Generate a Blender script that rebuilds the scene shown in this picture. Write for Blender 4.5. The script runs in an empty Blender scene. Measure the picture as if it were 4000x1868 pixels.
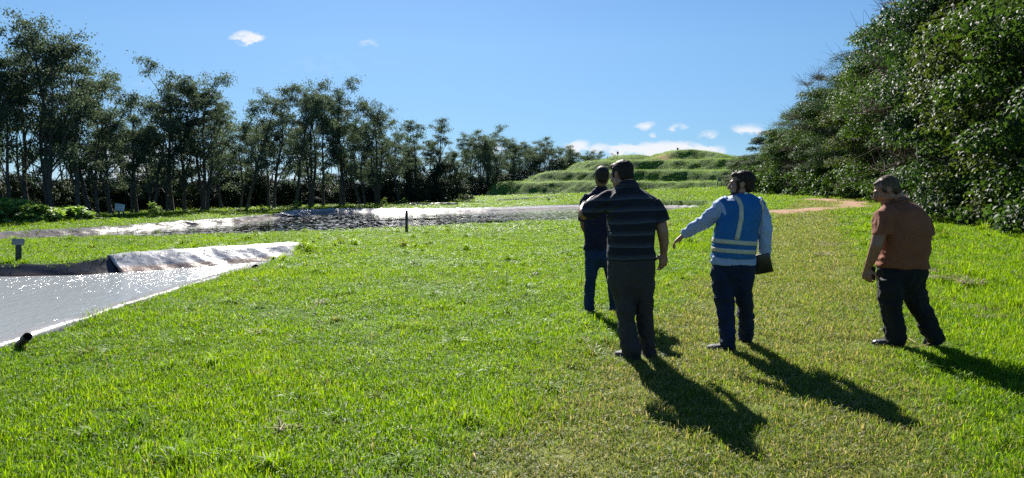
import bpy, bmesh, math, random
import numpy as np
from mathutils import Vector, Matrix, noise as mnoise
from mathutils.bvhtree import BVHTree

random.seed(7); rng = np.random.default_rng(7)
R = math.radians
scene = bpy.context.scene
col = scene.collection

# ------------------------------------------------------------------ camera
F, CXP, CYP, HOR, CH = 2800.0, 2000.0, 934.0, 735.0, 1.5
TH = math.atan((CYP - HOR) / F)
cam = bpy.data.cameras.new('camera'); camo = bpy.data.objects.new('camera', cam); col.objects.link(camo)
cam.sensor_width = 36.0; cam.lens = 36.0 * F / 4000.0
cam.clip_start = 0.05; cam.clip_end = 3000
camo.location = (0, 0, CH); camo.rotation_euler = (math.pi / 2 - TH, 0, 0)
scene.camera = camo

def PX(px, py, Y):
    """world point at ground distance Y in front of the camera seen at photo pixel px,py"""
    a = (px - CXP) / F; b = (py - CYP) / F
    ry = math.cos(TH) - b * math.sin(TH); rz = -math.sin(TH) - b * math.cos(TH)
    k = Y / ry
    return Vector((a * k, Y, CH + rz * k))
def GP(px, py, z=0.0):
    a = (px - CXP) / F; b = (py - CYP) / F
    ry = math.cos(TH) - b * math.sin(TH); rz = -math.sin(TH) - b * math.cos(TH)
    k = (z - CH) / rz
    return Vector((a * k, ry * k, z))

# ------------------------------------------------------------------ world
SUN_EL, SUN_AZ = R(35.5), R(-9)          # azimuth measured from +Y, negative to the left
scene.view_settings.view_transform = 'Standard'; scene.view_settings.look = 'None'
scene.view_settings.exposure = 1.27; scene.view_settings.gamma = 1.0
w = bpy.data.worlds.new('World'); scene.world = w; w.use_nodes = True
nt = w.node_tree; N = nt.nodes; L = nt.links; N.clear()
def nd(tree, typ, **kw):
    n = tree.nodes.new(typ)
    for k, v in kw.items():
        if k.startswith('i_'):
            key = k[2:]; key = int(key) if key.isdigit() else key.replace('_', ' ')
            n.inputs[key].default_value = v
        else: setattr(n, k, v)
    return n
def mth(tree, op, a, b=None, clamp=False):
    n = tree.nodes.new('ShaderNodeMath'); n.operation = op; n.use_clamp = clamp
    for i, v in enumerate((a, b)):
        if v is None: continue
        if isinstance(v, (int, float)): n.inputs[i].default_value = v
        else: tree.links.new(v, n.inputs[i])
    return n.outputs[0]
sky = nd(nt, 'ShaderNodeTexSky', sky_type='NISHITA', sun_disc=False, sun_elevation=SUN_EL, sun_rotation=SUN_AZ,
         air_density=1.0, dust_density=0.15, ozone_density=3.0, altitude=300)
tc = nd(nt, 'ShaderNodeTexCoord')
sep = nd(nt, 'ShaderNodeSeparateXYZ'); L.new(tc.outputs['Generated'], sep.inputs[0])
yy = mth(nt, 'MAXIMUM', sep.outputs[1], 0.02)
U_ = mth(nt, 'DIVIDE', sep.outputs[0], yy); V_ = mth(nt, 'DIVIDE', sep.outputs[2], yy)
cmb = nd(nt, 'ShaderNodeCombineXYZ'); L.new(U_, cmb.inputs[0]); L.new(mth(nt, 'MULTIPLY', V_, 1.7), cmb.inputs[1])
n1 = nd(nt, 'ShaderNodeTexNoise', i_Scale=42.0, i_Detail=8.0, i_Roughness=0.66); L.new(cmb.outputs[0], n1.inputs['Vector'])
n2 = nd(nt, 'ShaderNodeTexNoise', i_Scale=6.0, i_Detail=6.0, i_Roughness=0.6); L.new(cmb.outputs[0], n2.inputs['Vector'])
wn = nd(nt, 'ShaderNodeTexNoise', i_Scale=16.0, i_Detail=4.0, i_Roughness=0.6); L.new(cmb.outputs[0], wn.inputs['Vector'])
U0, V0 = U_, V_
U_ = mth(nt, 'ADD', U0, mth(nt, 'MULTIPLY', mth(nt, 'SUBTRACT', wn.outputs[0], .5), .045)); V_ = mth(nt, 'ADD', V0, mth(nt, 'MULTIPLY', mth(nt, 'SUBTRACT', n1.outputs[0], .5), .030))
front = mth(nt, 'GREATER_THAN', sep.outputs[1], 0.05)
clouds = [(978,158,95,30,1.15),(1450,180,50,22,.55),(2250,575,85,34,1.0),(2355,585,70,30,.9),(2610,596,240,50,1.4),(2720,590,120,34,1.1),(2450,592,120,34,1.2),
          (2520,494,62,24,.7),(2640,498,42,16,.6),(2755,527,50,20,.6),(2915,510,105,28,.75),(2545,532,22,16,.6),
          (520,640,330,110,.8),(60,760,260,70,.7),(1180,620,90,60,.5),(980,700,260,60,.6),(1900,590,90,60,.8),(1300,250,420,70,.2),(700,330,300,60,.22)]
acc = None
for (cx, cy, a, b, s) in clouds:
    du = mth(nt, 'DIVIDE', mth(nt, 'SUBTRACT', U_, (cx - 2000) / F), a / F)
    dv = mth(nt, 'DIVIDE', mth(nt, 'SUBTRACT', V_, (HOR - cy) / F), b / F)
    r2 = mth(nt, 'ADD', mth(nt, 'MULTIPLY', du, du), mth(nt, 'MULTIPLY', dv, dv))
    m = mth(nt, 'MULTIPLY', mth(nt, 'SUBTRACT', 1.0, r2, True), s)
    acc = m if acc is None else mth(nt, 'MAXIMUM', acc, m)
nz = mth(nt, 'MULTIPLY', mth(nt, 'SUBTRACT', n1.outputs[0], 0.5), 3.6)
cl = mth(nt, 'ADD', acc, mth(nt, 'MULTIPLY', nz, mth(nt, 'MULTIPLY', acc, 1.0)))
mr = nd(nt, 'ShaderNodeMapRange', interpolation_type='SMOOTHSTEP'); mr.inputs[1].default_value = .12; mr.inputs[2].default_value = 1.0
L.new(cl, mr.inputs[0])
cmask = mth(nt, 'MULTIPLY', mr.outputs[0], front)
hs = nd(nt, 'ShaderNodeHueSaturation', i_Hue=0.497, i_Saturation=1.18, i_Value=1.0); L.new(sky.outputs[0], hs.inputs['Color'])
el = nd(nt, 'ShaderNodeValToRGB'); cr_ = el.color_ramp
stops_ = [(.004, (.40, .61, 1.07)), (.03, (.37, .54, .87)), (.066, (.39, .53, .74)), (.119, (.53, .62, .76)), (.19, (.71, .75, .81)), (.25, (.75, .78, .85))]
while len(cr_.elements) < len(stops_): cr_.elements.new(.5)
for e_, (a_, c_) in zip(cr_.elements, stops_): e_.position = a_; e_.color = (*c_, 1)
L.new(sep.outputs[2], el.inputs[0])
mt_ = nd(nt, 'ShaderNodeMix', data_type='RGBA', blend_type='MULTIPLY'); mt_.inputs[0].default_value = 1; L.new(hs.outputs[0], mt_.inputs[6]); L.new(el.outputs[0], mt_.inputs[7])
mx = nd(nt, 'ShaderNodeMix', data_type='RGBA'); L.new(cmask, mx.inputs[0]); L.new(mt_.outputs[2], mx.inputs[6]); mx.inputs[7].default_value = (6.9, 7.2, 7.7, 1)
bg = nd(nt, 'ShaderNodeBackground', i_Strength=0.0535); L.new(mx.outputs[2], bg.inputs[0])
wo = nd(nt, 'ShaderNodeOutputWorld'); L.new(bg.outputs[0], wo.inputs[0])

sd = bpy.data.lights.new('sun', 'SUN'); sd.energy = 5.0; sd.angle = R(0.53); sd.color = (1.0, .955, .87)
so = bpy.data.objects.new('sun', sd); col.objects.link(so)
sundir = Vector((math.sin(SUN_AZ) * math.cos(SUN_EL), math.cos(SUN_AZ) * math.cos(SUN_EL), math.sin(SUN_EL)))
so.rotation_euler = sundir.to_track_quat('Z', 'Y').to_euler()
scene.cycles.max_bounces = 6; scene.cycles.diffuse_bounces = 3; scene.cycles.glossy_bounces = 3
scene.cycles.transmission_bounces = 3; scene.cycles.transparent_max_bounces = 6
scene.cycles.sample_clamp_indirect = 4.0; scene.cycles.caustics_reflective = False; scene.cycles.caustics_refractive = False
scene.cycles.use_denoising = False

# ------------------------------------------------------------------ object helpers
def tag(o, label=None, cat=None, group=None, kind=None):
    if label: o['label'] = label
    if cat: o['category'] = cat
    if group: o['group'] = group
    if kind: o['kind'] = kind
    return o
def empty(name, loc, label=None, cat=None, group=None, rz=0):
    o = bpy.data.objects.new(name, None); col.objects.link(o); o.location = loc; o.rotation_euler = (0, 0, rz)
    o.empty_display_size = .1
    return tag(o, label, cat, group)
def link(name, me, mat=None, parent=None, keep=True):
    o = bpy.data.objects.new(name, me); col.objects.link(o)
    if mat is not None:
        for m in (mat if isinstance(mat, (list, tuple)) else [mat]):
            me.materials.append(m)
    if parent is not None:
        o.parent = parent
        if keep:
            if parent.type == 'EMPTY': o.matrix_parent_inverse = Matrix.Translation(parent.location).inverted()
    return o
def np_mesh(name, V, tri=None, quad=None, smooth=True):
    """fast mesh from arrays"""
    me = bpy.data.meshes.new(name)
    V = np.asarray(V, dtype=np.float32)
    me.vertices.add(len(V)); me.vertices.foreach_set('co', V.ravel())
    loops = []; starts = []; tot = []
    s = 0
    if quad is not None and len(quad):
        q = np.asarray(quad, dtype=np.int32); loops.append(q.ravel()); starts.append(np.arange(len(q)) * 4); s = len(q) * 4; tot.append(np.full(len(q), 4))
    if tri is not None and len(tri):
        t = np.asarray(tri, dtype=np.int32); loops.append(t.ravel()); starts.append(s + np.arange(len(t)) * 3); tot.append(np.full(len(t), 3))
    loops = np.concatenate(loops); starts = np.concatenate(starts); tot = np.concatenate(tot)
    me.loops.add(len(loops)); me.loops.foreach_set('vertex_index', loops.astype(np.int32))
    me.polygons.add(len(starts)); me.polygons.foreach_set('loop_start', starts.astype(np.int32))
    try: me.polygons.foreach_set('loop_total', tot.astype(np.int32))
    except Exception: pass
    if smooth: me.polygons.foreach_set('use_smooth', np.ones(len(starts), dtype=bool))
    me.update(calc_edges=True); me.validate()
    return me
def attr(me, name, vals, typ='FLOAT'):
    a = me.attributes.new(name, typ, 'POINT')
    a.data.foreach_set('value' if typ in ('FLOAT', 'INT') else 'vector', np.asarray(vals).ravel())

class Geo:
    """collects closed shapes"""
    def __init__(s): s.v = []; s.f = []
    def add(s, v, f):
        b = len(s.v); s.v += [tuple(p) for p in v]; s.f += [tuple(i + b for i in q) for q in f]
        return s
    def loft(s, secs, n=20, caps=True):
        """secs: (centre, u, v, ru, rv, exponent)"""
        V = []; Fc = []
        for (c, u, v, ru, rv, ex) in secs:
            for i in range(n):
                t = 2 * math.pi * i / n; ct, st = math.cos(t), math.sin(t)
                a = math.copysign(abs(ct) ** (2 / ex), ct) * ru; b = math.copysign(abs(st) ** (2 / ex), st) * rv
                V.append(c + u * a + v * b)
        for k in range(len(secs) - 1):
            for i in range(n):
                j = (i + 1) % n
                Fc.append((k * n + i, k * n + j, (k + 1) * n + j, (k + 1) * n + i))
        if caps:
            V.append(secs[0][0]); V.append(secs[-1][0]); a = len(V) - 2; b = a + 1; m = (len(secs) - 1) * n
            for i in range(n):
                j = (i + 1) % n
                Fc.append((a, j, i)); Fc.append((b, m + i, m + j))
        return s.add(V, Fc)
    def tube(s, pts, rad, n=12, flat=1.0, up=Vector((0, 0, 1))):
        pts = [Vector(p) for p in pts]; secs = []
        for i, p in enumerate(pts):
            d = (pts[min(i + 1, len(pts) - 1)] - pts[max(i - 1, 0)]).normalized()
            r0 = up if abs(d.dot(up)) < .93 else Vector((0, 1, 0))
            if i and secs: r0 = secs[-1][2]
            u = d.cross(r0)
            if u.length < 1e-4: u = d.cross(Vector((1, 0, 0)))
            u.normalize(); v = u.cross(d).normalized()
            secs.append((p, u, v, rad[i], rad[i] * flat, 2.0))
        return s.loft(secs, n)
    def ell(s, c, r, rot=None, n=16):
        c = Vector(c); V = []; Fc = []; m = n // 2
        M = rot if rot is not None else Matrix.Identity(3)
        for k in range(1, m):
            p = math.pi * k / m
            for i in range(n):
                t = 2 * math.pi * i / n
                V.append(c + M @ Vector((r[0] * math.sin(p) * math.cos(t), r[1] * math.sin(p) * math.sin(t), r[2] * math.cos(p))))
        for k in range(m - 2):
            for i in range(n):
                j = (i + 1) % n
                Fc.append((k * n + i, (k + 1) * n + i, (k + 1) * n + j, k * n + j))
        V.append(c + M @ Vector((0, 0, r[2]))); V.append(c - M @ Vector((0, 0, r[2]))); a = len(V) - 2; b = a + 1; q = (m - 2) * n
        for i in range(n):
            j = (i + 1) % n
            Fc.append((a, i, j)); Fc.append((b, q + j, q + i))
        return s.add(V, Fc)
    def box(s, c, size, rot=None, bev=0.0):
        c = Vector(c); M = rot if rot is not None else Matrix.Identity(3)
        bm = bmesh.new(); bmesh.ops.create_cube(bm, size=1)
        for v in bm.verts: v.co = Vector((v.co.x * size[0], v.co.y * size[1], v.co.z * size[2]))
        if bev: bmesh.ops.bevel(bm, geom=bm.edges[:], offset=bev, segments=2, affect='EDGES', profile=.5)
        bm.verts.index_update()
        V = [c + M @ v.co for v in bm.verts]; Fc = [tuple(v.index for v in f.verts) for f in bm.faces]; bm.free()
        return s.add(V, Fc)
    def mesh(s, name, smooth=True):
        me = bpy.data.meshes.new(name); me.from_pydata(s.v, [], s.f); me.update()
        if smooth: me.polygons.foreach_set('use_smooth', [True] * len(me.polygons))
        return me
    def build(s, name, mat, parent=None, smooth=True, auto=None):
        me = s.mesh(name, smooth)
        if auto is not None:
            try: me.set_sharp_from_angle(angle=R(auto))
            except Exception: pass
        return link(name, me, mat, parent)
    def remesh(s, name, mat, parent=None, voxel=.008, sm=4, fac=.5, disp=None):
        me = s.mesh(name + '_src'); o = bpy.data.objects.new('tmp', me); col.objects.link(o)
        m = o.modifiers.new('r', 'REMESH'); m.mode = 'VOXEL'; m.voxel_size = voxel; m.use_smooth_shade = True
        if sm:
            k = o.modifiers.new('s', 'SMOOTH'); k.factor = fac; k.iterations = sm
        dg = bpy.context.evaluated_depsgraph_get()
        out = bpy.data.meshes.new_from_object(o.evaluated_get(dg)); out.name = name
        bpy.data.objects.remove(o); bpy.data.meshes.remove(me)
        if disp:
            nv = len(out.vertices); co = np.empty(nv * 3); out.vertices.foreach_get('co', co); co = co.reshape(-1, 3)
            no = np.empty(nv * 3); out.vertices.foreach_get('normal', no); no = no.reshape(-1, 3)
            dd = np.array([disp(Vector(c), Vector(q)) for c, q in zip(co, no)])
            out.vertices.foreach_set('co', (co + no * dd[:, None]).ravel()); out.update()
        out.materials.clear()
        return link(name, out, mat, parent)

# ------------------------------------------------------------------ materials
def new_mat(name):
    m = bpy.data.materials.new(name); m.use_nodes = True; t = m.node_tree; t.nodes.clear()
    out = t.nodes.new('ShaderNodeOutputMaterial'); return m, t, out
def ramp(t, fac, stops):
    r = t.nodes.new('ShaderNodeValToRGB'); cr = r.color_ramp
    while len(cr.elements) < len(stops): cr.elements.new(.5)
    for e, (p, c) in zip(cr.elements, stops): e.position = p; e.color = (*c, 1)
    t.links.new(fac, r.inputs[0]); return r.outputs[0]
def noise_n(t, scale, detail=4, rough=.55, vec=None, dist=0.0):
    n = t.nodes.new('ShaderNodeTexNoise'); n.inputs['Scale'].default_value = scale; n.inputs['Detail'].default_value = detail
    n.inputs['Roughness'].default_value = rough; n.inputs['Distortion'].default_value = dist
    if vec is None:
        g = t.nodes.new('ShaderNodeNewGeometry'); vec = g.outputs['Position']
    t.links.new(vec, n.inputs['Vector']); return n.outputs[0]
def basic(name, c1, c2=None, rough=.6, scale=20, metal=0.0, bump=0.0, bscale=None, spec=.5, obj=False, sheen=0.0, trans=0.0):
    m, t, out = new_mat(name); p = t.nodes.new('ShaderNodeBsdfPrincipled')
    vec = None
    if obj:
        q = t.nodes.new('ShaderNodeTexCoord'); vec = q.outputs['Object']
    if c2 is None: c2 = tuple(x * .8 for x in c1)
    nn = noise_n(t, scale, vec=vec)
    t.links.new(ramp(t, nn, [(.35, c1), (.65, c2)]), p.inputs['Base Color'])
    p.inputs['Roughness'].default_value = rough; p.inputs['Metallic'].default_value = metal
    p.inputs['Specular IOR Level'].default_value = spec
    if sheen: p.inputs['Sheen Weight'].default_value = sheen
    if bump:
        b = t.nodes.new('ShaderNodeBump'); b.inputs['Strength'].default_value = bump; b.inputs['Distance'].default_value = .01
        t.links.new(noise_n(t, bscale or scale * 3, 5, .6, vec), b.inputs['Height']); t.links.new(b.outputs[0], p.inputs['Normal'])
    last = p.outputs[0]
    if trans:
        tr = t.nodes.new('ShaderNodeBsdfTranslucent'); t.links.new(ramp(t, nn, [(.35, tuple(min(1, x * 1.5) for x in c1)), (.65, tuple(min(1, x * 1.5) for x in c2))]), tr.inputs[0])
        ms = t.nodes.new('ShaderNodeMixShader'); ms.inputs[0].default_value = trans; t.links.new(last, ms.inputs[1]); t.links.new(tr.outputs[0], ms.inputs[2]); last = ms.outputs[0]
    t.links.new(last, out.inputs[0]); return m
def leaf_mat(name, dark, light, tl, rough=.35, trans=.35, scale=1.4, spec=.5, attrname=None):
    """leaf colour varies in clumps and from leaf to leaf (random per island)"""
    m, t, out = new_mat(name); p = t.nodes.new('ShaderNodeBsdfPrincipled')
    g = t.nodes.new('ShaderNodeNewGeometry'); oi = t.nodes.new('ShaderNodeObjectInfo')
    a = mth(t, 'MULTIPLY', g.outputs['Random Per Island'], .6)
    b = mth(t, 'MULTIPLY', noise_n(t, scale, 2), .55)
    f = mth(t, 'ADD', a, b); f = mth(t, 'ADD', f, mth(t, 'MULTIPLY', mth(t, 'SUBTRACT', oi.outputs['Random'], .5), .4))
    cr = ramp(t, f, [(.25, dark), (.6, light), (.95, tuple(x * 1.25 for x in light))])
    t.links.new(cr, p.inputs['Base Color']); p.inputs['Roughness'].default_value = rough
    p.inputs['Specular IOR Level'].default_value = spec
    tr = t.nodes.new('ShaderNodeBsdfTranslucent')
    t.links.new(ramp(t, f, [(.25, tuple(x * .6 for x in tl)), (.9, tl)]), tr.inputs[0])
    ms = t.nodes.new('ShaderNodeMixShader'); ms.inputs[0].default_value = trans
    t.links.new(p.outputs[0], ms.inputs[1]); t.links.new(tr.outputs[0], ms.inputs[2]); t.links.new(ms.outputs[0], out.inputs[0])
    return m

M = {}
M['bark'] = basic('bark', (.05, .045, .04), (.10, .09, .08), .9, 4, bump=.6, bscale=25)
M['bark_dark'] = basic('bark_dark', (.05, .042, .035), (.09, .075, .06), .9, 5, bump=.6, bscale=30)
M['twig'] = basic('twig', (.16, .12, .10), (.24, .18, .15), .85, 5)
M['gum_leaf'] = leaf_mat('gum_leaf', (.036, .058, .044), (.092, .128, .092), (.15, .21, .10), .6, .36, .9, .12)
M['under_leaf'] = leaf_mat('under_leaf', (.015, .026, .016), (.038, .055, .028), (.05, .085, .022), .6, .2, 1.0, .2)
M['big_leaf'] = leaf_mat('big_leaf', (.014, .032, .012), (.036, .075, .022), (.11, .22, .02), .55, .30, .7, .15)
M['olive_leaf'] = leaf_mat('olive_leaf', (.022, .034, .012), (.060, .080, .026), (.14, .21, .02), .6, .30, .8, .2)
M['deep_leaf'] = leaf_mat('deep_leaf', (.010, .022, .012), (.024, .050, .024), (.06, .13, .02), .6, .26, .8, .2)
M['dull_leaf'] = leaf_mat('dull_leaf', (.022, .034, .02), (.055, .07, .038), (.09, .12, .04), .62, .3, .9, .2)
M['bright_leaf'] = leaf_mat('bright_leaf', (.07, .13, .03), (.16, .27, .07), (.36, .56, .06), .5, .48, 2.0, .35)
M['plastic_black'] = basic('plastic_black', (.012, .012, .013), (.022, .022, .024), .4, 15)
M['post_paint'] = basic('post_paint', (.025, .03, .035), (.045, .05, .055), .6, 20, bump=.2)
M['board_white'] = basic('board_white', (.62, .66, .70), (.52, .56, .60), .5, 6)
M['board_grey'] = basic('board_grey', (.16, .18, .20), (.22, .24, .26), .5, 6)
M['print_grey'] = basic('print_grey', (.25, .29, .36), (.3, .34, .4), .6, 6)
M['straw'] = basic('straw', (.50, .38, .20), (.38, .27, .14), .7, 30, trans=.25)
M['rust_pipe'] = basic('rust_pipe', (.035, .02, .015), (.06, .035, .028), .55, 25, bump=.3)
# ------------------------------------------------------------------ terrain
def sstep(a, b, x):
    t = np.clip((x - a) / (b - a), 0, 1); return t * t * (3 - 2 * t)
ctrl = []
for (px, py, Y) in [(3700,832,30),(3323,756,47),(3050,812,42),(3300,782,44),(2950,750,75),(2811,724,85),(2558,744,92),(2286,757,100),(1877,771,110),
                    (2700,792,60),(3900,900,20),(3950,1010,13),(3400,900,23),(4100,850,28),(3650,770,42),(2400,775,80),(2100,778,90),(3100,760,60)]:
    p = PX(px, py, Y); ctrl.append((p.x, p.y, p.z))
for (x, y) in [(-15,2),(-6,2),(0,1),(5,1),(-12,8),(-5,8),(0,8),(4,9),(-14,16),(-7,20),(0,18),(5,17),(-20,28),(-26,38),(-12,28),(-3,28),(3,30),(8,38),(-28,60),(-13,46),(-5,52),(3,58),
               (-10,64),(-22,55),(-15,90),(-45,50),(-60,100),(-6,80),(-10,130),(12,50),(0,-8),(8,-3),(-60,20),(9,25)]:
    ctrl.append((x, y, 0.0))
ctrl += [(40, 30, .8), (60, 60, 1.3), (70, 120, 1.6), (120, 260, 1.2), (0, 260, .2), (-150, 260, 0), (40, 10, .5), (14, 4, .3)]
ctrl = np.array(ctrl)
def tq(x, y): return x / (np.abs(y) + 9), np.log(np.abs(y) + 9) * .8
cu, cv = tq(ctrl[:, 0], ctrl[:, 1])
berm = [GP(px, py, .15) for (px, py) in [(470,1000),(560,988),(850,971),(1130,954),(1225,958)]]
def seg_dist(x, y, pts, closed=False):
    best = np.full(np.shape(x), 1e9)
    n = len(pts)
    for i in range(n if closed else n - 1):
        a = pts[i]; b = pts[(i + 1) % n]; dx, dy = b[0] - a[0], b[1] - a[1]
        t = np.clip(((x - a[0]) * dx + (y - a[1]) * dy) / (dx * dx + dy * dy + 1e-12), 0, 1)
        best = np.minimum(best, np.hypot(x - a[0] - t * dx, y - a[1] - t * dy))
    return best
def inside(x, y, pts):
    r = np.zeros(np.shape(x), bool); n = len(pts)
    for i in range(n):
        x1, y1 = pts[i][0], pts[i][1]; x2, y2 = pts[(i + 1) % n][0], pts[(i + 1) % n][1]
        c = ((y1 > y) != (y2 > y)) & (x < (x2 - x1) * (y - y1) / ((y2 - y1) if y2 != y1 else 1e-9) + x1)
        r ^= c
    return r
def base_h(x, y):
    x = np.asarray(x, float); y = np.asarray(y, float)
    u, v = tq(x, y); num = np.zeros_like(u); den = np.zeros_like(u)
    for (a, b, z) in zip(cu, cv, ctrl[:, 2]):
        d2 = (u - a) ** 2 + (v - b) ** 2; wgt = np.exp(-d2 / .012) + 1e-4 / (d2 + .01) ** 1.5
        num += wgt * z; den += wgt
    h = num / den
    h = h + .15 * np.exp(-(seg_dist(x, y, berm) / .8) ** 2)
    h = h + .012 * np.sin(x * 1.7 + np.sin(y * .9) * 1.3) * np.sin(y * 1.3 + x * .4) + .02 * np.sin(x * .31 + 1) * np.sin(y * .23)
    return h
def GT(px, py):
    lo, hi = 2.0, 300.0; best = None
    for Y in np.exp(np.linspace(math.log(2), math.log(200), 260)):
        p = PX(px, py, float(Y))
        if p.z < float(base_h(np.array(p.x), np.array(p.y))): return p
    return GP(px, py, 0)
# pond outlines (top of the banks), traced as ground points
P1 = [GP(*p) for p in [(1225,965,.03),(1190,955,.1),(1130,955,.15),(1000,963,.15),(850,972,.15),(700,982,.15),(560,990,.15),(450,1001,.13),(385,1015,.08),(335,1036,.0),(0,1041,.0),(-400,1047,.0)]]
P1 += [Vector((-16, 13.3, 0)), Vector((-17, -3, 0)), Vector((-4.95, -3, 0)), Vector((-4.93, 2, 0)), Vector((-4.90, 6.5, 0)), Vector((-4.99, 9, 0)), Vector((-4.93, 12, 0)), Vector((-4.97, 15, 0))]
P2 = [GP(*p) for p in [(-300,952,0),(150,932,0),(400,929,0),(650,925,0),(1000,914,0),(1300,902,0),(1600,889,0),(1900,876,0),(2260,861,0),(2500,840,0),(2700,826,0),(2790,813,0),
                       (2775,805,0),(2600,801,0),(2450,801,0),(2250,802,0),(2080,808,0),(1900,814,0),(1700,817,0),(1480,818,0),(1300,817,0),(1150,824,0),(1085,838,0),
                       (900,855,0),(700,867,0),(350,893,0),(0,912,0),(-400,936,0)]]
W1, W2 = -.15, -.15
def pond_d(x, y, P):
    d = seg_dist(x, y, P, True); return np.where(inside(x, y, P), d, -d)
def terrain(x, y):
    h = base_h(x, y)
    for P in (P1, P2):
        d = pond_d(x, y, P); h = h - 1.1 * sstep(.0, .75, d) - .08 * sstep(-.12, .05, d)
    return h
track_px = [(2750,1990),(2960,1500),(3060,1150),(3110,970),(3130,890),(3150,850)]
track = [GP(2400,2600)] + [GP(*p) for p in track_px] + [PX(3200,815,41), PX(3330,790,44)]
dirt = [GT(*p) for p in [(3020,828),(3110,829),(3200,814),(3290,814),(3350,807),(3372,797)]]
dirt2 = [GT(*p) for p in [(3372,797),(3330,787),(3230,784),(3150,780)]]
def wob(x, y, s, k=0.0): return np.sin(x * s + np.sin(y * s * .7 + k) * 1.7 + k) * np.sin(y * s * 1.1 + np.sin(x * s * .6 + k) * 1.3)
def dryness(x, y):
    d = seg_dist(x, y, track) + .35 * wob(x, y, 1.1) + .15 * wob(x, y, 3.7, 2)
    t = .58 * (1 - sstep(.2, 1.9, d)) + .22 * (1 - sstep(.15, .45, np.abs(seg_dist(x, y, track) - .85) + .12 * wob(x, y, 2.3, 1)))
    tr2 = .45 * (1 - sstep(.3, .9, np.abs(seg_dist(x, y, track) - 3.0) + .3 * wob(x, y, 2)))
    right = np.where(x > 4, .12, 0) * sstep(.2, .8, wob(x, y, 1.6, 4))
    return np.clip(np.maximum(np.maximum(t, tr2 * 0), right), 0, 1)
def dirtiness(x, y):
    a = 1 - sstep(.3, 1.5, seg_dist(x, y, dirt) + .6 * wob(x, y, 1.9))
    b = 1 - sstep(.4, 2.0, seg_dist(x, y, dirt2) + .8 * wob(x, y, 1.4))
    return np.maximum(a, b)

rows = 560; colsn = 520
tt = np.linspace(0, 1, rows); ys = -6 + (np.exp(tt * np.log(420 / 2.5)) - 1) * 2.5 * 1.0 * (412 / 417.5)
aa = np.linspace(-1, 1, colsn); aa = np.sign(aa) * (np.abs(aa) * .75 + .25 * np.abs(aa) ** 4) * 1.9
Yg, Ag = np.meshgrid(ys, aa, indexing='ij'); Xg = Ag * (np.abs(Yg) + 7)
Yg2 = Yg
Z = terrain(Xg, Yg2)
V = np.stack([Xg, Yg2, Z], -1).reshape(-1, 3)
idx = np.arange(rows * colsn).reshape(rows, colsn)
Q = np.stack([idx[:-1, :-1], idx[:-1, 1:], idx[1:, 1:], idx[1:, :-1]], -1).reshape(-1, 4)
gme = np_mesh('ground', V, quad=Q)
attr(gme, 'dry', dryness(Xg, Yg2).ravel()); attr(gme, 'dirt', dirtiness(Xg, Yg2).ravel())

def ground_mat():
    m, t, out = new_mat('lawn_soil'); p = t.nodes.new('ShaderNodeBsdfPrincipled')
    dry = nd(t, 'ShaderNodeAttribute', attribute_name='dry').outputs['Fac']; dirt_ = nd(t, 'ShaderNodeAttribute', attribute_name='dirt').outputs['Fac']
    big = noise_n(t, .35, 4, .6); mid = noise_n(t, 3.0, 5, .65); fine = noise_n(t, 40, 4, .7)
    f = mth(t, 'ADD', mth(t, 'MULTIPLY', big, .45), mth(t, 'ADD', mth(t, 'MULTIPLY', mid, .3), mth(t, 'MULTIPLY', fine, .25)))
    g = ramp(t, f, [(.36, (.04, .085, .010)), (.5, (.08, .15, .012)), (.64, (.12, .19, .018))])
    d = ramp(t, f, [(.36, (.10, .12, .02)), (.62, (.20, .19, .045))])
    e = ramp(t, f, [(.36, (.25, .135, .08)), (.62, (.36, .23, .155))])
    m1 = nd(t, 'ShaderNodeMix', data_type='RGBA'); t.links.new(dry, m1.inputs[0]); t.links.new(g, m1.inputs[6]); t.links.new(d, m1.inputs[7])
    m2 = nd(t, 'ShaderNodeMix', data_type='RGBA'); t.links.new(dirt_, m2.inputs[0]); t.links.new(m1.outputs[2], m2.inputs[6]); t.links.new(e, m2.inputs[7])
    t.links.new(m2.outputs[2], p.inputs['Base Color']); p.inputs['Roughness'].default_value = .9; p.inputs['Specular IOR Level'].default_value = .1
    b = t.nodes.new('ShaderNodeBump'); b.inputs['Strength'].default_value = .7; b.inputs['Distance'].default_value = .05
    t.links.new(noise_n(t, 14, 6, .7), b.inputs['Height']); t.links.new(b.outputs[0], p.inputs['Normal'])
    t.links.new(p.outputs[0], out.inputs[0]); return m
M['ground'] = ground_mat()
ground = link('ground', gme, M['ground']); tag(ground, kind='structure', label='wide lawn with a worn yellowish track and a red dirt patch')

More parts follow.
